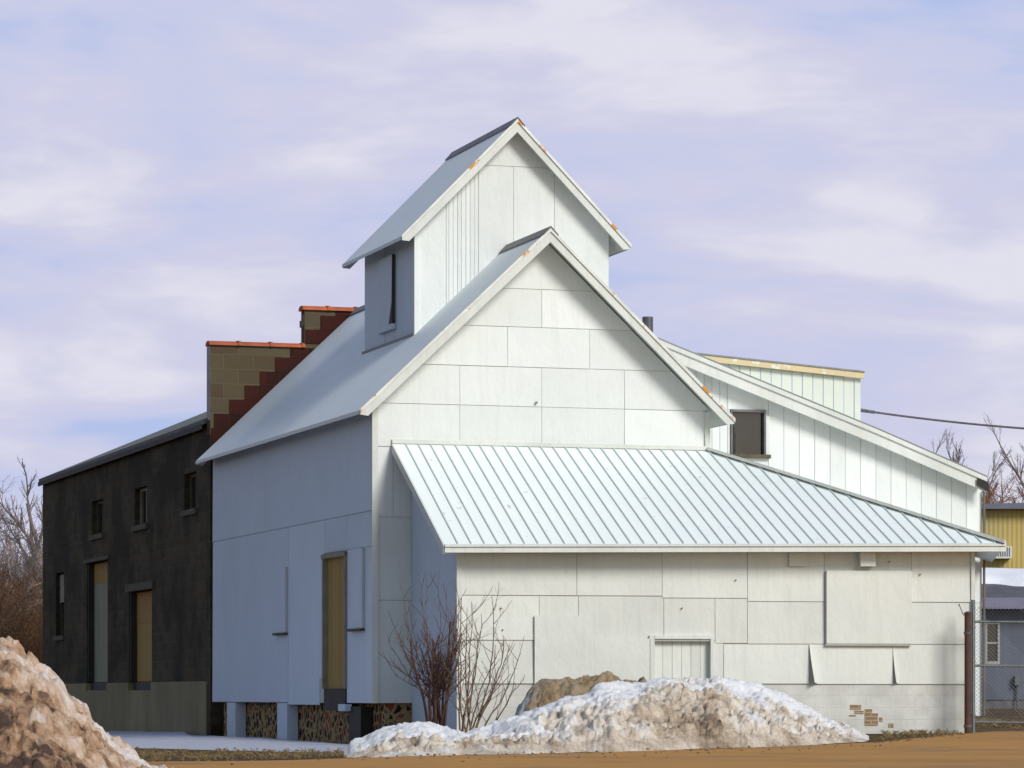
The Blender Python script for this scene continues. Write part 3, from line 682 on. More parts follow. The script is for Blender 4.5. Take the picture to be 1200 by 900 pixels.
# monitor rising from the wing roof
ms = WS + 2.2
m0, m1 = a_at(800, ms), a_at(1009, ms); zt0, zt1 = z_at(421, m0, ms), z_at(444, m1, ms)
zb_ = lambda a: roofz(a) - .3
mb = MB(); mb.az(B, [(m0, zb_(m0)), (m1, zb_(m1)), (m1, zt1), (m0, zt0)], ms + .02, ms + 6)
mo = mb.build('monitor_wall', M['white_shade'], wing)
mb = MB(); pw2 = (a_at(999, ms) - a_at(850, ms)) / 12.2; a = m1 - .14; rects = [(m1 - .14, m1, 5, 10)]
while a > m0: rects.append((a - pw2, a, 5, 10)); a -= pw2
siding(mb, lambda a, z, o: B.P(a, ms + .02 - o, z), [(m0, zb_(m0) - .2), (m1, zb_(m1) - .2), (m1, zt1), (m0, zt0)], rects, .006, .012, 2, 0, .02)
mb.build('siding', plain('pale_green_metal', (.60, .65, .58), (.55, .60, .54), 1.5, .5, .1, .05), mo)
mb = MB(); m0b, m1b = a_at(800, ms - .1), a_at(1013, ms - .1); mb.az(B, [(m0b, zt0 + .0), (m1b, zt1 + .0), (m1b, zt1 + .11), (m0b, zt0 + .11)], ms - .1, ms - .02)
build_each(mb, 'fascia', M['yellow_trim'], mo)
mb = MB(); mb.az(B, [(m0b, zt0 + .112), (m1b, zt1 + .112), (m1b, zt1 + .14), (m0b, zt0 + .14)], ms - .12, ms + 6.1); mb.build('roof', M['steel'], mo)
# flue
fa = a_at(759, 7); mb = MB(); zf = z_at(371.5, fa, 7)
mb.tube([B.P(fa, 7, zf - 1.6), B.P(fa, 7, zf - .32)], .07, 12); mb.tube([B.P(fa, 7, zf - .33), B.P(fa, 7, zf)], .105, 14)
mb.build('flue', M['ridge'], wing)
# cable
cab = MB(); p0 = B.P(m1 + .005, ms + .1, z_at(480, m1, ms)); y1 = 70.; p1 = Vector(((1330 - CX) / F_PX * y1, y1, CZ + (HY - 508) / F_PX * y1))
pts = []
for i in range(40):
    t = i / 39; p = p0.lerp(p1, t); p.z -= .22 * 4 * t * (1 - t) * .4; pts.append(p)
cab.tube(pts, .020, 6)
cb = cab.build('overhead_cable', M['ridge'], base=p0); tag(cb, 'thick dark overhead cable sagging from the green monitor out to the right', 'cable')
mb = MB(); mb.tube([pts[0], pts[0].lerp(pts[1], .9)], .035, 8); mb.tube([pts[1], pts[2]], .032, 8); mb.build('insulator', M['steel'], cb)

# ================================================================== BLOCK BUILDING
blk = thing('block_building', B.P(4, 23, .75), 'old dark block building with stepped parapet and boarded openings behind the barn', 'building')
S0, S1 = 12.9, 33.4; WZ = 7.12
ops = []
def op(x0, x1, y0, y1):
    s1, s0 = b_at(x0, 0), b_at(x1, 0); return (s0, s1, z_at(y1, 0, (s0 + s1) / 2), z_at(y0, 0, (s0 + s1) / 2))
ups = [op(107.5, 121, 586, 626), op(158, 172.5, 571, 615), op(216, 230, 554, 597)]
slim = op(65.5, 75, 671, 745)
d1, d2 = op(102, 126, 658, 809), op(151.5, 178, 692, 809)
cz0 = z_at(800, 0, 22)
hz = ups + [slim, d1, d2]
mb = MB(); wall_cells(mb, B, 'b', S0 + .3, S1, cz0, WZ, 0, .35, hz); mb.build('side_wall', M['dark_block'], blk)
mb = MB(); wall_cells(mb, B, 'b', S0 + .3, S1 + .03, .2, cz0, -.03, .35, [d1, d2]); mb.build('foundation', M['concrete'], blk)
for h in ups + [slim]:
    mb = MB(); mb.box(B, .16, .18, h[0], h[1], h[2], h[3]); g_ = mb.build('window', M['glass'], blk)
    mb = MB(); mid = (h[0] + h[1]) / 2
    mb.box(B, .12, .158, h[0], h[0] + .06, h[2], h[3]); mb.box(B, .12, .158, h[1] - .06, h[1], h[2], h[3]); mb.box(B, .121, .157, mid - .025, mid + .025, h[2] + .002, h[3] - .002); mb.box(B, .122, .156, h[0] + .061, h[1] - .061, h[3] - .07, h[3] - .003)
    mb.build('frame', M['frame_wood'] if h is ups[1] else M['lintel'], g_)
    mb = MB(); mb.box(B, -.06, .1, h[0] - .12, h[1] + .12, h[2] - .12, h[2] - .002); mb.build('sill', M['lintel'], g_)
mb = MB(); h = slim; mb.box(B, .09, .11, h[0] + .07, h[1] - .07, h[3] - .75, h[3] - .05); mb.build('blind', M['frame_wood'], blk)
for h, py_split, lo, hi in ((d1, 683, 'board_pale', 'board_orange'), (d2, 730, 'board_pale', 'board_orange')):
    zs = z_at(py_split, 0, (h[0] + h[1]) / 2)
    mb = MB(); mb.box(B, .16, .2, h[0] + .02, h[1] - .1, h[2] + .2, zs - .003); dd = mb.build('boarded_door', M[lo] if h is d1 else M['plywood'], blk)
    mb = MB(); mb.box(B, .155, .2, h[0] + .02, h[1] - .1, zs, h[3] - .02); mb.build('upper_board', M[hi], dd)
    mb = MB(); mb.box(B, .1, .2, h[0], h[1], h[2], h[2] + .19); mb.box(B, .02, .2, h[1] - .09, h[1] - .002, h[2] + .2, h[3]); mb.build('frame', M['dark'], dd)
    mb = MB(); mb.box(B, -.05, .1, h[0] - .25, h[1] + .25, h[3] + .003, h[3] + (.17 if h is d2 else .09)); mb.build('lintel', M['lintel'], dd)
# other walls, roof
RIDX, RSL = 4.8, .42
mb = MB(); mb.az(B, [(0.02, .3), (9.6, .3), (9.6, 7.1), (4.8, 9.1), (0.02, 7.1)], S1 - .3, S1 - .01); mb.build('rear_wall', M['dark_block'], blk)
mb = MB(); mb.box(B, 9.3, 9.6, S0 + .3, S1 - .3, .3, 7.1); mb.build('far_side_wall', M['dark_block'], blk)
mb = MB(); ez = 7.22
mb.az(B, [(-.1, ez), (-.1, ez - .1), (RIDX, ez - .1 + 4.9 * RSL), (9.7, ez - .1), (9.7, ez), (RIDX, ez + 4.9 * RSL)], S0 + .31, S1 + .02)
rf = mb.build('roof', M['tar_roof'], blk)
mb = MB(); mb.box(B, -.125, -.102, S0 + .31, S1 + .02, ez - .19, ez - .08); mb.build('eave_board', M['dark'], rf)
# stepped parapet
p1_, z1_ = a_at(357, S0), z_at(406, 1, S0); z2_ = z_at(364, 2.4, S0)
sN = MB(); mb = MB(); ch = .295
# split between the buff face and the dark red tile that follows the old roof line
def line(a): return 6.35 + .945 * (a + .34) - .0
# full parapet body
mb.box(B, .002, 9.6, S0 + .002, S0 + .3, .3, 6.9); mb.build('front_wall', M['dark_block'], blk); mb = MB()
mb.az(B, [(0, 6.902), (9.6, 6.902), (9.6, 7.6), (7.6, 7.6), (7.6, z1_), (7.2, z1_), (7.2, z2_), (p1_, z2_), (p1_, z1_), (0, z1_)], S0, S0 + .3)
par = mb.build('parapet_wall', M['buff_block'], blk)
mb = MB(); a = .38; bwid = .285; k = 0
zc_ = 6.45
while zc_ < z2_ - .02:
    # each course: red tile from the stepped edge rightwards
    za, zb2 = zc_, min(zc_ + ch - .004, z2_ - .004)
    aa = max(.02, .28 + (zc_ + .1 - 7.33) * 1.08)
    hi_top = z1_ if aa < p1_ else z2_
    if za < z1_ < zb2 and aa < p1_: mb.box(B, aa, aa + 2.4, S0 - .012, S0 - .002, za, z1_ - .004)
    elif za >= z1_ - .01: mb.box(B, max(aa, p1_ + .01), aa + 2.4, S0 - .012, S0 - .002, za, zb2)
    else: mb.box(B, aa, aa + 2.4, S0 - .012, S0 - .002, za, zb2)
    zc_ += ch
mb.build('red_tile_band', M['red_tile'], par)
mb = MB()
mb.box(B, -.008, -.002, S0 + .0, S0 + .3, 7.2, z1_ - .01)
mb.build('dark_edge', M['ridge'], par)  # darker strip on the left end of the parapet
def coping(a0, a1, z):
    mb = MB(); n = max(1, round((a1 - a0) / .62)); w_ = (a1 - a0) / n
    for k in range(n):
        A0, A1 = a0 + k * w_, a0 + (k + 1) * w_
        for (x0, x1, r, dz_) in ((A0 + .004, A1 - .06, .0, 0), (A1 - .062, A1 + .002, .018, 0)):
            pr_ = [(S0 - .05 - r, z + .002 + r * .1), (S0 + .35 + r, z + .002 + r * .1), (S0 + .33 + r, z + .055 + r), (S0 + .22, z + .095 + r), (S0 + .08, z + .095 + r), (S0 - .03 - r, z + .055 + r)]
            mb.bz(B, pr_, x0, x1)
    mb.build('coping', M['coping'], par)
coping(-.03, p1_ - .002, z1_); coping(p1_ - .05, 7.25, z2_)
mb = MB(); zz = z_at(375, p1_, S0); mb.box(B, p1_ - .05, p1_ - .004, S0 - .02, S0 + .05, zz - .12, zz + .1); mb.box(B, p1_ - .1, p1_ - .052, S0 - .02, S0 + .03, zz - .16, zz - .02); mb.build('bracket', M['dark'], par)

# ================================================================== SNOW AND DIRT
def interp(pts, x):
    if x <= pts[0][0]: return pts[0][1]
    for (a, b), (c, d) in zip(pts, pts[1:]):
        if x <= c: t = (x - a) / (c - a); t = t * t * (3 - 2 * t) * .5 + t * .5; return b + (d - b) * t
    return pts[-1][1]
def heap(name, m, p0, p1, nx, ny, front, depth, prof, ridge_w, dirt, rough, cell, label, cat, shape=.85, pit=1., backf=.15, kind=None, gnd=ground, seed=0.):
    mb = MB(); dat = []
    for i in range(nx + 1):
        px = p0 + (p1 - p0) * i / nx; yf = front(px); D = depth(px); yr = yf + ridge_w * D
        zr = CZ + (HY - interp(prof, px)) * yr / F_PX
        for j_ in range(ny + 1):
            w_ = j_ / ny; y = yf + w_ * D; x = (px - CX) / F_PX * y; g_ = gnd(x, y)
            S = math.sin(math.pi / 2 * min(1, w_ / ridge_w)) ** shape if w_ <= ridge_w else backf + (1 - backf) * math.cos(math.pi / 2 * (w_ - ridge_w) / (1 - ridge_w))
            h = max(zr - gnd((px - CX) / F_PX * yr, yr), -.05) * S
            e = sm(w_, 0, .12) * sm(1 - w_, 0, .1)
            hh = sm(h, -.02, .13) * e
            q = Vector((x + seed, y, h * .7))
            n1 = noise.fractal(q * (1.3 / cell), 1, 2, 4) ; n2 = (noise.turbulence(q * (5.5 / cell), 5, True) - .5) * 1.8
            vd = noise.voronoi(q * (3.2 / cell))[0]; lump = .32 - 1.6 * vd[0] ** 2
            dv = dirt(px, w_, h, q, lump); gr = min(1, max(0, (dv + .05) * 2.2))
            ed = noise.ridged_multi_fractal(q * (2.4 / cell), .9, 2.2, 4, .9, 2.) - .9
            dd = rough * (n1 * .75 + lump * (.12 + .22 * gr) * pit + n2 * (.16 + .38 * gr) * pit + ed * (.10 + .12 * gr) * pit) * (.25 + .75 * hh)
            z = g_ - .03 + h + dd * hh * (1 if w_ < ridge_w * 1.0 else .8) + .02 * e
            y += -dd * .5 * hh * pit; x += rough * .35 * pit * noise.noise(q * (6 / cell)) * hh
            mb.v.append((x, y, z)); dat.append(dv)
    for i in range(nx):
        for j_ in range(ny):
            k = i * (ny + 1) + j_; mb.f.append((k, k + ny + 1, k + ny + 2, k + 1))
    c = mb.v[(nx // 2) * (ny + 1) + ny // 2]
    o = mb.build(name, m, base=(c[0], c[1], gnd(c[0], c[1])), smooth=True, recalc=False)
    at = o.data.attributes.new('dirt', 'FLOAT', 'POINT'); at.data.foreach_set('value', dat)
    return tag(o, label, cat, kind=kind)
FR = [(380, 890), (400, 889), (560, 885), (720, 881), (880, 876), (1030, 869.5), (1060, 867)]
def front_main(px): return pix_ground(px, interp(FR, px))[1]
fcache = {}
def fm(px):
    k = round(px, 1)
    if k not in fcache: fcache[k] = front_main(px)
    return fcache[k] + .25 * noise.noise(Vector((px * .03, 1, 2)))
PROF = [(392, 892), (400, 883), (420, 869), (450, 856), (480, 848), (505, 846), (522, 853), (545, 861), (570, 855), (600, 845), (640, 829), (675, 814), (705, 805), (740, 799), (800, 796), (850, 799), (880, 805), (910, 812), (945, 829), (975, 845), (1005, 858), (1030, 868), (1040, 872)]
def dmain(px, w_, h, q, lump):
    n = noise.fractal(q * 1.1, 1, 2, 3)
    d = .16 + .30 * (1 - sm(w_, .05, .42)) + .35 * n
    d -= .42 * sm(w_, .30, .46) * (1 - sm(px, 730, 790))            # fresh white ridge on the left
    d -= .35 * sm(w_, .22, .34) * (1 - sm(px, 500, 560))
    d -= .42 * sm(w_, .35, .5) * sm(px, 838, 865) * (1 - sm(px, 925, 960))
    d += .12 * sm(px, 700, 780) * (1 - sm(px, 840, 870)) + .08 * sm(px, 940, 1000)
    d += .10 * sm(-lump, -.05, .2)
    return d
heap('snow_pile', M['snow'], 388, 1042, 470, 150, fm, lambda px: 6.0 - 2.0 * sm(px, 700, 1000), PROF, .6, dmain, .16, .9,
     'long ploughed snow pile streaked with grit in front of the lean-to', 'snow pile')
heap('dirt_heap', M['dirt_heap'], 575, 775, 150, 60, lambda px: 51.3 + .25 * noise.noise(Vector((px * .05, 0, 0))), lambda px: 3.2,
     [(575, 866), (595, 855), (612, 822), (625, 801), (650, 796), (690, 790), (712, 788), (735, 796), (755, 797), (775, 806)], .6,
     lambda px, w_, h, q, l: .1 + .55 * sm(px, 600, 640) + .35 * noise.fractal(q * 1.6, 1, 2, 3) - .2 * sm(px, 735, 760), .13, 1.2,
     'brown and orange grit-covered heap just behind the white snow ridge', 'dirt heap', seed=9.)
LP = [(-260, 735), (-120, 738), (-60, 742), (0, 751), (12, 754), (25, 763), (50, 777), (68, 789), (82, 812), (96, 826), (112, 852), (130, 870), (150, 882), (168, 893), (185, 903), (215, 915), (240, 925)]
def dleft(px, w_, h, q, lump):
    n = noise.fractal(q * 1.8, 1, 2, 3)
    return .56 - .34 * sm(w_, .40, .60) + .35 * n + .25 * noise.fractal(q * 7, 1, 2, 3) + .16 * (1 - sm(w_, .15, .45)) + .16 * sm(-lump, -.05, .2) - .0005 * px
heap('snow_pile', M['snow_left'], -255, 235, 420, 210, lambda px: 30.5, lambda px: 7.5, LP, .62, dleft, .20, .75,
     'tall gritty snow pile in the lower left corner, nearest the viewer', 'snow pile', shape=1.05, seed=4., pit=.5)
# thin snow lying along the foot of the left buildings
SP = [(60, 868), (115, 858), (150, 855), (215, 853), (222, 862), (250, 864), (300, 868), (350, 876), (395, 880), (410, 884)]
def strip_front(px): return 56.5 - 1.5 * sm(px, 100, 400)
heap('snow_strip', M['shade_snow'], 70, 412, 170, 40, lambda px: interp([(60, 55.5), (115, 55.5), (200, 54.3), (300, 52.5), (412, 50.5)], px) + .5 * noise.noise(Vector((px * .04, 0, 0))), lambda px: interp([(60, 27), (115, 24), (214, 19), (224, 13.5), (300, 13), (350, 11), (412, 8)], px),
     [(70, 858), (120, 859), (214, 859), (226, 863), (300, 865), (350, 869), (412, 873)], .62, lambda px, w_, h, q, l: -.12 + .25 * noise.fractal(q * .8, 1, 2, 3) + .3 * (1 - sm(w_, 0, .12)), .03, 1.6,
     'thin strip of shade-toned snow along the foot of the barn and block building', 'snow patch', backf=.7, seed=2.)
# snow behind the gate
heap('snow_patch', M['snow'], 1138, 1190, 60, 40, lambda px: 62.0, lambda px: 5.5, [(1138, 840), (1146, 838), (1158, 837), (1168, 840), (1178, 848), (1190, 853)], .5,
     lambda px, w_, h, q, l: .12 + .3 * noise.fractal(q * 2, 1, 2, 3), .06, .8, 'small lumpy snow patch on the ground behind the gate', 'snow patch', seed=3.)

def litter(name, m, spots, label, cat, size, seed, blade=False):
    rg = random.Random(seed); mb = MB()
    for (xa, ya, xb, yb, n) in spots:
        for k in range(n):
            px = rg.uniform(xa, xb); py = ya + (yb - ya) * (px - xa) / (xb - xa) + rg.gauss(0, 2.4); x, y = pix_ground(px, py); z = ground(x, y) + .03
            if blade:
                for q in range(5):
                    d = Vector((rg.gauss(0, .6), rg.gauss(0, .6), 1)); h = rg.uniform(.04, size); b = Vector((x, y, z - .03)); mb.tube([b, b + d * h * .6, b + d * h + Vector((rg.gauss(0, .03), 0, -.01))], [.006, .005, .002], 3, cap=False)
            else:
                s_ = rg.uniform(.3, 1) * size; vs = [Vector((math.cos(a) * s_ * rg.uniform(.7, 1.2), math.sin(a) * s_ * rg.uniform(.7, 1.2), zz * s_)) for zz in (-.3, .35) for a in (0, 1.2, 2.5, 3.8, 5.1)]
                mb.prism([v + Vector((x, y, z)) for v in vs[:5]], [v * (1 if v.z < 0 else .7) + Vector((x, y, z + .3 * s_)) for v in vs[5:]])
    c = mb.v[0]; return tag(mb.build(name, m, base=c), label, cat, kind='stuff')
litter('gravel', plain('mud_clod', (.16, .10, .05), (.09, .06, .035)), [(150, 891, 400, 889, 120), (400, 892, 720, 886, 60), (720, 886, 1030, 875, 60), (1030, 871, 1130, 862, 70), (1145, 850, 1200, 855, 40), (160, 883, 400, 885, 130)], 'loose clods and gravel along the edge of the tan road', 'gravel', .03, 5)
litter('dead_grass', plain('dead_grass', (.28, .20, .08), (.18, .13, .06)), [(150, 888, 400, 886, 150), (1035, 863, 1128, 858, 130), (1143, 849, 1200, 852, 90)], 'short dead grass at the foot of the walls and by the gate', 'grass', .10, 6, True)
# ================================================================== SHRUBS AND TREES
def grow(mb, p, d, ln, r, lv, rg, cfg, mbs=None):
    """one limb and its side limbs; mbs[level] collects the mesh for that level"""
    tgt = mbs[min(lv, len(mbs) - 1)] if mbs else mb
    nseg = cfg['seg'][min(lv, len(cfg['seg']) - 1)]; pts = [Vector(p)]; d = Vector(d).normalized(); rs = [r]
    for i in range(nseg):
        d = (d + Vector((rg.gauss(0, 1), rg.gauss(0, 1), rg.gauss(0, 1))) * cfg['wob'] + Vector((0, 0, cfg['up'][min(lv, len(cfg['up']) - 1)]))).normalized()
        pts.append(pts[-1] + d * ln / nseg); rs.append(r * (1 - (1 - cfg['tip']) * (i + 1) / nseg))
    tgt.tube(pts, rs, cfg['sides'][min(lv, len(cfg['sides']) - 1)], cap=False)
    if lv >= cfg['lv']: return
    nc = cfg['kids'][lv]
    for k in range(nc):
        t = rg.uniform(cfg['from'][lv], 1.0); i = min(int(t * nseg), nseg - 1); f = t * nseg - i
        q = pts[i].lerp(pts[i + 1], f); ax = (pts[i + 1] - pts[i]).normalized()
        o = ax.orthogonal().normalized(); o.rotate(__import__('mathutils').Quaternion(ax, rg.uniform(0, 6.283)))
        sp_ = cfg['spread'] * rg.uniform(.6, 1.3); nd_ = (ax * math.cos(sp_) + o * math.sin(sp_))
        grow(mb, q, nd_, ln * cfg['ratio'] * rg.uniform(.6, 1.15) * (1.15 - .5 * t), rs[i] * cfg['rr'], lv + 1, rg, cfg, mbs)
# red-brown shrub against the shaded wall
rg = random.Random(21)
bx, by = (513 - CX) / F_PX * 54.6, 54.6; bz = ground(bx, by)
t = thing('shrub', (bx, by, bz), 'dense leafless red-brown shrub standing in the shaded corner left of the lean-to', 'shrub')
cfg = dict(seg=[7, 5, 4], wob=.10, up=[.03, .10, .10], tip=.5, sides=[6, 4, 3], lv=2, kids=[11, 4, 0], ratio=.40, rr=.45, spread=.85)
cfg['from'] = [.38, .3, .3]
st, tw = MB(), MB()
for k in range(15):
    a = rg.uniform(-.13, .13); grow(None, (bx + rg.uniform(-.13, .13), by + rg.uniform(-.12, .12), bz - .05), (a, rg.uniform(-.1, .1), 1), rg.uniform(1.3, 1.95), rg.uniform(.018, .03), 0, rg, cfg, [st, tw])
for (px, py, x0) in ((470, 682, 0), (490, 670, 0), (500, 672, 0), (516, 668, 0), (455, 715, 0), (452, 742, .4), (442, 765, .5), (462, 790, .3), (523, 683, 0), (535, 700, 0), (480, 700, .2)):
    tip = Vector(((px - CX) / F_PX * by, by + rg.uniform(-.3, .3), CZ + (HY - py) / F_PX * by)); s = Vector((bx + rg.uniform(-.1, .1), by, bz + rg.uniform(.5, .9)))
    m_ = s.lerp(tip, .5) + Vector(((-.05 if px < 513 else .03), 0, -.12)); pts = [s.lerp(m_, i / 3) for i in range(3)] + [m_.lerp(tip, i / 4) for i in range(5)]
    pts = [p + Vector((rg.gauss(0, .015), rg.gauss(0, .015), 0)) for p in pts]
    tw.tube(pts, [.012 - .0012 * i for i in range(len(pts))], 4)
    for i in range(3, 8):
        if rg.random() < .75: grow(None, pts[i - 1], (rg.uniform(-.8, .8), rg.uniform(-.4, .4), .8), rg.uniform(.15, .4), .006, 2, rg, cfg, [tw])
st.build('stem', M['bush_red'], t, smooth=True); tw.build('twig', M['bush_red'], t)
# lighter arching shrub in front of the sunlit wall
bx2, by2 = (546 - CX) / F_PX * 53.6, 53.6; bz2 = ground(bx2, by2)
t = thing('shrub', (bx2, by2, bz2), 'thin arching leafless shrub with tan stems against the sunlit lean-to corner', 'shrub')
st, tw = MB(), MB()
cfg2 = dict(cfg); cfg2['kids'] = [5, 3, 0]; cfg2['ratio'] = .33; cfg2['spread'] = .7
for (px, py, x0, k_) in ((540, 700, 538, .02), (552, 705, 540, .1), (565, 718, 545, .05), (548, 712, 552, -.1), (598, 755, 550, .1), (610, 765, 556, .15), (576, 700, 552, .25), (603, 800, 560, .2), (558, 730, 535, .2), (583, 770, 548, -.1), (590, 745, 546, .25), (538, 720, 548, -.15), (600, 790, 545, -.1)):
    tip = Vector(((px - CX) / F_PX * by2, by2 + rg.uniform(-.3, .3), CZ + (HY - py) / F_PX * by2)); s = Vector(((x0 - CX) / F_PX * by2, by2 + rg.uniform(-.1, .1), bz2 - .05))
    c_ = s.lerp(tip, .5) + Vector((k_ * 1.2, 0, .1)); pts = []
    for i in range(11):
        u_ = i / 10; pts.append(s * (1 - u_) ** 2 + c_ * 2 * u_ * (1 - u_) + tip * u_ * u_ + Vector((rg.gauss(0, .012), rg.gauss(0, .012), rg.gauss(0, .006))))
    st.tube(pts, [.016 - .0012 * i for i in range(11)], 5)
    for i in range(3, 11):
        if rg.random() < .8: grow(None, pts[i - 1], (rg.uniform(-1, 1), rg.uniform(-.5, .5), .7), rg.uniform(.2, .6), .007, 1, rg, dict(cfg2, kids=[0, 3, 0]), [tw])
st.build('stem', M['bush_tan'], t, smooth=True); tw.build('twig', M['bush_tan'], t)

def make_tree(name, seed, h, mt, mc, label, cat, kids, spread, fine, group, trunk_r=.16, ratio=.5):
    rg = random.Random(seed); t = thing(name, (0, 0, 0), label, cat, group)
    c = dict(seg=[8, 6, 4, 3, 2], wob=.09, up=[.05, .06, .05, .03, .0], tip=.4, sides=[7, 5, 4, 3, 3], lv=len(kids), kids=kids, ratio=ratio, rr=.62, spread=spread)
    c['from'] = [.25, .2, .15, .1, .1, .1]
    a, b = MB(), MB()
    grow(None, (0, 0, -.1), (0, 0, 1), h * .78, trunk_r, 0, rg, c, [a, b])
    t['_h'] = max(v[2] for v in a.v + b.v)
    a.build('trunk', mt, t, smooth=True); b.build('crown', mc, t); return t
def dup(t, label):
    r = t.copy(); col.objects.link(r); r['label'] = label
    for ch in list(t.children): c = ch.copy(); col.objects.link(c); c.parent = r
    return r
def put(t, px, Y, base_top_py, h, rot):
    x = (px - CX) / F_PX * Y; g_ = ground(x, Y); zt_ = CZ + (HY - base_top_py) / F_PX * Y; s = (zt_ - g_) / t['_h']
    t.location = (x, Y, g_); t.rotation_euler = (0, 0, rot); t.scale = (s, s, s)
G1 = 'bare trees beyond the block building'; G2 = 'bare trees beyond the yellow building'
tA = make_tree('bare_tree', 5, 10, M['bark'], M['bark_pale'], 'pale bare tree at the left edge, tallest one beyond the block building', 'tree', [9, 6, 6, 4], .75, 0, G1)
tB = make_tree('bare_tree', 8, 9, M['bark'], M['twig_grey'], 'slim grey bare tree right beside the corner of the block building', 'tree', [12, 7, 5, 3], .45, 0, G1, .12, .42)
put(tA, -8, 108, 500, 9.5, .3); put(tB, 66, 135, 528, 9, 1.)
ll = [(tB, 44, 126, 560, 2.2, 'low slender bare tree left of the block building corner'), (tA, 22, 122, 590, 3.3, 'small spreading bare tree low at the left edge'),
      (tB, 8, 132, 570, 4.4, 'grey bare tree half hidden behind the pale one at the left edge'), (tB, 92, 140, 545, 5.1, 'bare treetop just showing over the roof of the block building'), (tB, 30, 140, 555, .4, 'thin grey bare tree between the pale tree and the building corner')]
for t0, px, Y, py, rot, lab in ll: put(dup(t0, lab), px, Y, py, 9.5 if t0 is tA else 9, rot)
tC = make_tree('bare_tree', 12, 10, M['bark'], M['twig_grey'], 'dark bare tree just right of the wing roof end', 'tree', [16, 8, 6, 3], .5, 0, G2, .13, .42); put(tC, 1107, 150, 497, 10, .4)
tD = make_tree('red_crowned_tree', 31, 7, M['twig_red'], M['twig_red'], 'rounded leafless tree with dense rust-brown twigs behind the roof end of the wing', 'tree', [17, 10, 8, 6], .8, 0, 'rust-brown trees beyond the yellow building', .09, .52)
put(tD, 1145, 140, 536, 7, 0)
ll = [(tC, 1150, 165, 500, 2.1, 'thin bare tree rising above the left rust-brown tree'), (tC, 1168, 155, 486, 3.3, 'tallest bare tree reaching the overhead cable on the right'), (tC, 1201, 150, 498, 5., 'bare tree cut by the right edge of the photo')]
for t0, px, Y, py, rot, lab in ll: put(dup(t0, lab), px, Y, py, 10, rot)
for px, Y, py, rot, lab in ((1190, 136, 552, 1.3, 'rust-brown twiggy tree above the yellow building at the right edge'), (1170, 150, 556, 2.6, 'lower rust-brown twiggy tree between two bare trees')):
    put(dup(tD, lab), px, Y, py, 7, rot)
# undergrowth
def thicket(name, x0, x1, y0, y1, n, hmin, hmax, m, label, seed):
    rg = random.Random(seed); mb = MB()
    for k in range(n):
        px = rg.uniform(x0, x1); Y = rg.uniform(y0, y1); x = (px - CX) / F_PX * Y; z = ground(x, Y); h = rg.uniform(hmin, hmax) * (1 + .35 * noise.noise(Vector((px * .05, Y * .1, 0))))
        d = Vector((rg.gauss(0, .25), rg.gauss(0, .25), 1)); p = Vector((x, Y, z)); pts = [p]
        for i in range(4): d += Vector((rg.gauss(0, .16), rg.gauss(0, .16), 0)); pts.append(pts[-1] + d * h / 4)
        mb.tube(pts, [.022, .018, .014, .010, .006], 3, cap=False)
        for q in range(9):
            i = rg.randint(1, 4); b = pts[i]; e = b + Vector((rg.gauss(0, .35), rg.gauss(0, .35), rg.uniform(.1, .6))) * h * .25; mb.tube([b, (b + e) / 2 + Vector((rg.gauss(0, .05), 0, .04)), e], [.012, .009, .005], 3, cap=False)
    o = mb.build(name, m, base=((x0 + x1) / 2 / F_PX, y0, 1)); return tag(o, label, 'undergrowth', kind='stuff')
thicket('undergrowth', -60, 66, 98, 122, 1500, 2.2, 4.2, M['twig_orange'], 'tangled orange-brown undergrowth left of the block building', 3)
thicket('undergrowth', -60, 66, 122, 140, 700, 4.5, 6.5, M['twig_grey'], 'grey mass of bare brush behind the orange undergrowth', 4)
thicket('undergrowth', 1100, 1240, 128, 150, 900, 4.5, 7.5, M['twig_red'], 'brown mass of twiggy brush beyond the yellow building', 6)

# ================================================================== RIGHT BACKGROUND
def wpt(px, py, Y): return ((px - CX) / F_PX * Y, CZ + (HY - py) / F_PX * Y)
Y = 95.; x0, zt_ = wpt(1128, 597, Y); x1, _ = wpt(1290, 597, Y); gz = ground(x0, Y)
yb = thing('yellow_building', ((x0 + x1) / 2, Y, gz), 'streaked yellow metal building at the right edge with a window air conditioner', 'building')
def corr(name, c1, c2, c3):
    m, nt, b, o = newmat(name, .55, .1, .3); v = mapped(nt, o, (1, 1, .06))
    c = mixc(nt, th(nt, nz(nt, v, 2.2, 5, .6), .42, .62), c1, c2); c = mixc(nt, th(nt, nz(nt, mapped(nt, o, (1, 1, .12)), 1.3, 4, .6), .56, .66), c, c3)
    L(nt, c, b.inputs['Base Color']); return m
mb = MB(); n = 60; prof_ = []
for i in range(n + 1): prof_.append((x0 + (x1 - x0) * i / n, Y + (.010 if i % 2 else 0)))
prof_ += [(x1, Y + 8), (x0, Y + 8)]
mb.prism([Vector((a, b, gz - .1)) for a, b in prof_], [Vector((a, b, zt_)) for a, b in prof_])
mb.build('wall', corr('yellow_metal', (.47, .36, .12), (.40, .33, .14), (.44, .22, .04)), yb)
mb = MB(); mb.prism([Vector((x0 - .2, Y - .35, zt_ - .0)), Vector((x1, Y - .35, zt_ - .0)), Vector((x1, Y + 8.3, zt_)), Vector((x0 - .2, Y + 8.3, zt_))],
                    [Vector((x0 - .2, Y - .35, zt_ + .12)), Vector((x1, Y - .35, zt_ + .22)), Vector((x1, Y + 8.3, zt_ + .3)), Vector((x0 - .2, Y + 8.3, zt_ + .3))])
mb.build('roof', plain('blue_grey_metal', (.15, .17, .22), (.12, .13, .17), 2, .5, .3, 0), yb)
mb = MB(); ax0, az1 = wpt(1163, 641, Y); ax1, az0 = wpt(1183.5, 655, Y)
mb.box(W, ax0, ax1, Y - .42, Y - .005, az0, az1); ac = mb.build('air_conditioner', M['white_trim'], yb)
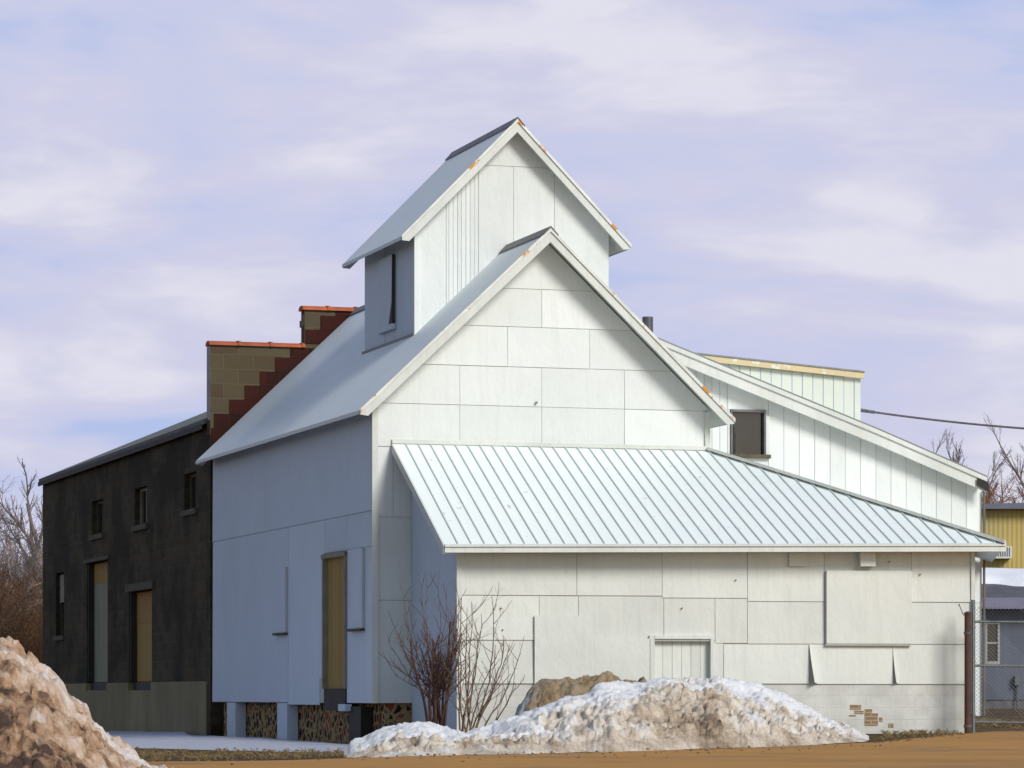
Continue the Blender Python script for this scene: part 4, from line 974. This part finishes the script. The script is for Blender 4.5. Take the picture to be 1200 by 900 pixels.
mb = MB(); k = 7; gw = (ax1 - ax0 - .06) / k
for i in range(k): mb.box(W, ax0 + .03 + i * gw, ax0 + .03 + i * gw + gw * .5, Y - .425, Y - .421, az0 + .05, az1 - .03)
mb.build('grille', M['ridge'], ac)
mb = MB(); mb.box(W, ax0 - .12, ax0 - .01, Y - .2, Y - .002, az0, az1 + .0); mb.build('filler_panel', M['ridge'], ac)

Y = 78.; x0, ze = wpt(1146, 713, Y); x1, _ = wpt(1290, 713, Y); gz = ground(x0, Y); _, zb3 = wpt(1146, 832, Y)
gh = thing('grey_house', ((x0 + x1) / 2, Y, gz), 'low blue-grey sided house behind the gate with snow on its roof', 'house')
wA, wB = wpt(1155, 731, Y)[0], wpt(1170, 731, Y)[0]; wZ1, wZ0 = wpt(0, 731, Y)[1], wpt(0, 776, Y)[1]
mb = MB(); zfd = wpt(0, 820, Y)[1]
wall_cells(mb, W, 'a', x0, x1, zfd, ze + .1, Y, Y + .12, [(wA, wB, wZ0, wZ1)])
for s_ in (x0, x1 - .12): mb.box(W, s_, s_ + .12, Y + .121, Y + 5, zfd, ze + .1)
mb.box(W, x0, x1, Y + 5.001, Y + 5.12, zfd, ze + .1)
gw_ = mb.build('wall', corr('blue_grey_siding', (.115, .13, .175), (.10, .115, .155), (.13, .145, .185)), gh)
mb = MB(); mb.box(W, x0 + .03, x1 - .03, Y + .03, Y + 5, gz - .3, zfd - .003); mb.build('foundation', M['ridge'], gh)
mb = MB(); mb.box(W, wA + .003, wB - .003, Y + .05, Y + .07, wZ0 + .003, wZ1 - .003); gl = mb.build('window', M['glass'], gh)
mb = MB()
for q in ((wA - .02, wA + .035, wZ0 - .05, wZ1 + .04), (wB - .02, wB + .03, wZ0 - .05, wZ1 + .04)): mb.box(W, q[0], q[1], Y - .03, Y - .001, q[2], q[3])
mb.box(W, wA + .036, wB - .021, Y - .029, Y - .002, wZ1 - .01, wZ1 + .039); mb.box(W, wA + .036, wB - .021, Y - .04, Y - .002, wZ0 - .049, wZ0 + .02)
zm = wpt(0, 753.5, Y)[1]; mb.box(W, wA + .036, wB - .021, Y - .01, Y + .045, zm - .02, zm + .02); mb.build('frame', plain('cream_trim', (.35, .36, .36), (.3, .31, .32)), gl)
zr_ = wpt(0, 690, Y)[1]
mb = MB(); mb.bz(W, [(Y - .4, ze - .0), (Y - .4, ze + .10), (Y + 2.6, zr_ + .55), (Y + 5.5, ze + .1), (Y + 5.5, ze)], x0 - .25, x1); rf = mb.build('roof', M['ridge'], gh)
mb = MB(); mb.box(W, x0 - .27, x1, Y - .43, Y - .402, ze - .02, wpt(0, 701, Y)[1]); build_each(mb, 'fascia', plain('grey_fascia', (.20, .20, .28), (.17, .17, .24)), rf)
mb = MB(); mxp = wpt(1191.5, 0, Y)[0]; mb.tube([(mxp, Y - .06, zfd - .3), (mxp, Y - .06, wpt(0, 803, Y)[1])], .02, 6); mb.box(W, mxp - .06, mxp + .06, Y - .14, Y - .001, wpt(0, 803, Y)[1], wpt(0, 792, Y)[1]); mb.build('meter', M['ridge'], gh)
# snow on the roof
mb = MB(); nx, ny = 50, 14; sx0 = x0 - .2
for i in range(nx + 1):
    for k in range(ny + 1):
        x = sx0 + (x1 - sx0) * i / nx; v_ = k / ny; y = Y + 1.15 + .45 * noise.noise(Vector((x * .8, 4, 0))) * (1 - v_) + 1.3 * v_
        zz = ze + .10 + (y - (Y - .4)) / 3.0 * (zr_ + .55 - ze - .1)
        e = sm(v_, 0, .12) * sm(1 - v_, 0, .1); mb.v.append((x, y + .12 * noise.noise(Vector((x * 1.3, 0, 0))) * (1 - v_), zz + (.10 + .05 * noise.noise(Vector((x, y * 1.5, 0)))) * e + .004))
for i in range(nx):
    for k in range(ny): q = i * (ny + 1) + k; mb.f.append((q, q + ny + 1, q + ny + 2, q + 1))
tag(mb.build('roof_snow', M['clean_snow'], base=(x0, Y, ze), smooth=True, recalc=False), 'snow lying on the roof slope of the blue-grey house', 'snow')

# ================================================================== GATE
Y = 57.3
def gx(px, Y_=57.3): return (px - CX) / F_PX * Y_
def gzz(py, Y_=57.3): return CZ + (HY - py) / F_PX * Y_
Yp = 56.35
p = thing('gate_post', (gx(1134, Yp), Yp, ground(gx(1134, Yp), Yp)), 'rusty brown steel gate post at the right corner of the lean-to', 'post')
mb = MB(); X = gx(1134, Yp); g_ = ground(X, Yp)
mb.tube([(X, Yp, g_ - .1), (X, Yp, gzz(720, Yp))], .053, 14); mb.build('tube', M['rusty_steel'], p, smooth=False)
mb = MB(); mb.tube([(X, Yp, gzz(720, Yp)), (X, Yp, gzz(718, Yp)), (X, Yp, gzz(716.5, Yp))], [.062, .058, .02], 14); mb.build('cap', M['rusty_steel'], p)
for py in (742, 851):
    mb = MB(); mb.tube([(X, Yp, gzz(py + 1.5, Yp)), (X, Yp, gzz(py - 1.5, Yp))], .066, 14); mb.build('band', M['ridge'], p)
mb = MB(); mb.tube([(X - .02, Yp - .02, gzz(722, Yp)), (X - .07, Yp - .03, gzz(721, Yp)), (X - .13, Yp - .03, gzz(711, Yp)), (X - .15, Yp - .03, gzz(708, Yp))], [.008, .008, .008, .014], 6); mb.build('hook', M['steel'], p)
Xg = gx(1140.5, Yp + .1); Yg = Yp + .1
g = thing('chain_link_gate', (Xg, Yg, ground(Xg, Yg)), 'grey chain-link gate with three horizontal rails at the right edge', 'gate')
xe = gx(1275, Yg); xa = Xg
def rail(name, pts, r, m=M['steel'], n=10):
    mb = MB(); mb.tube(pts, r, n); return mb.build(name, m, g)
rail('end_post', [(xa, Yg, ground(xa, Yg) - .05), (xa, Yg, gzz(703, Yg))], .034)
for py in (728.5, 780, 846): rail('rail', [(xa + .03, Yg, gzz(py, Yg)), (xe, Yg, gzz(py + (1 if py < 800 else 2), Yg))], .021)
rail('end_post', [(xe, Yg, gzz(850, Yg)), (xe, Yg, gzz(726, Yg))], .026)
mb = MB(); zlo, zhi = gzz(847, Yg), gzz(711, Yg); pit = .066; H_ = zhi - zlo; Wd = xe - xa
k = -int(H_ / pit) - 1
while k * pit < Wd:
    for sg in (1, -1):
        a0_ = k * pit; 
        # line x = a0 + t, z = zlo + t (or mirrored)
        t0, t1 = max(0, -a0_), min(H_, Wd - a0_)
        if t1 - t0 > .02:
            za, zb4 = (zlo + t0, zlo + t1) if sg == 1 else (zhi - t0, zhi - t1)
            mb.tube([(xa + a0_ + t0, Yg - .025 + .004 * sg, za), (xa + a0_ + t1, Yg - .025 + .004 * sg, zb4)], .0024, 3, cap=False)
    k += 1
mb.build('wire_mesh', M['steel'], g)
for py in (735, 775, 838):
    mb = MB(); mb.tube([(xa, Yg, gzz(py + 1.2, Yg)), (xa, Yg, gzz(py - 1.2, Yg))], .041, 10); mb.build('band', M['steel'], g)

for o in bpy.data.objects:
    for k in ('_b', '_h'):
        if k in o.keys(): del o[k]
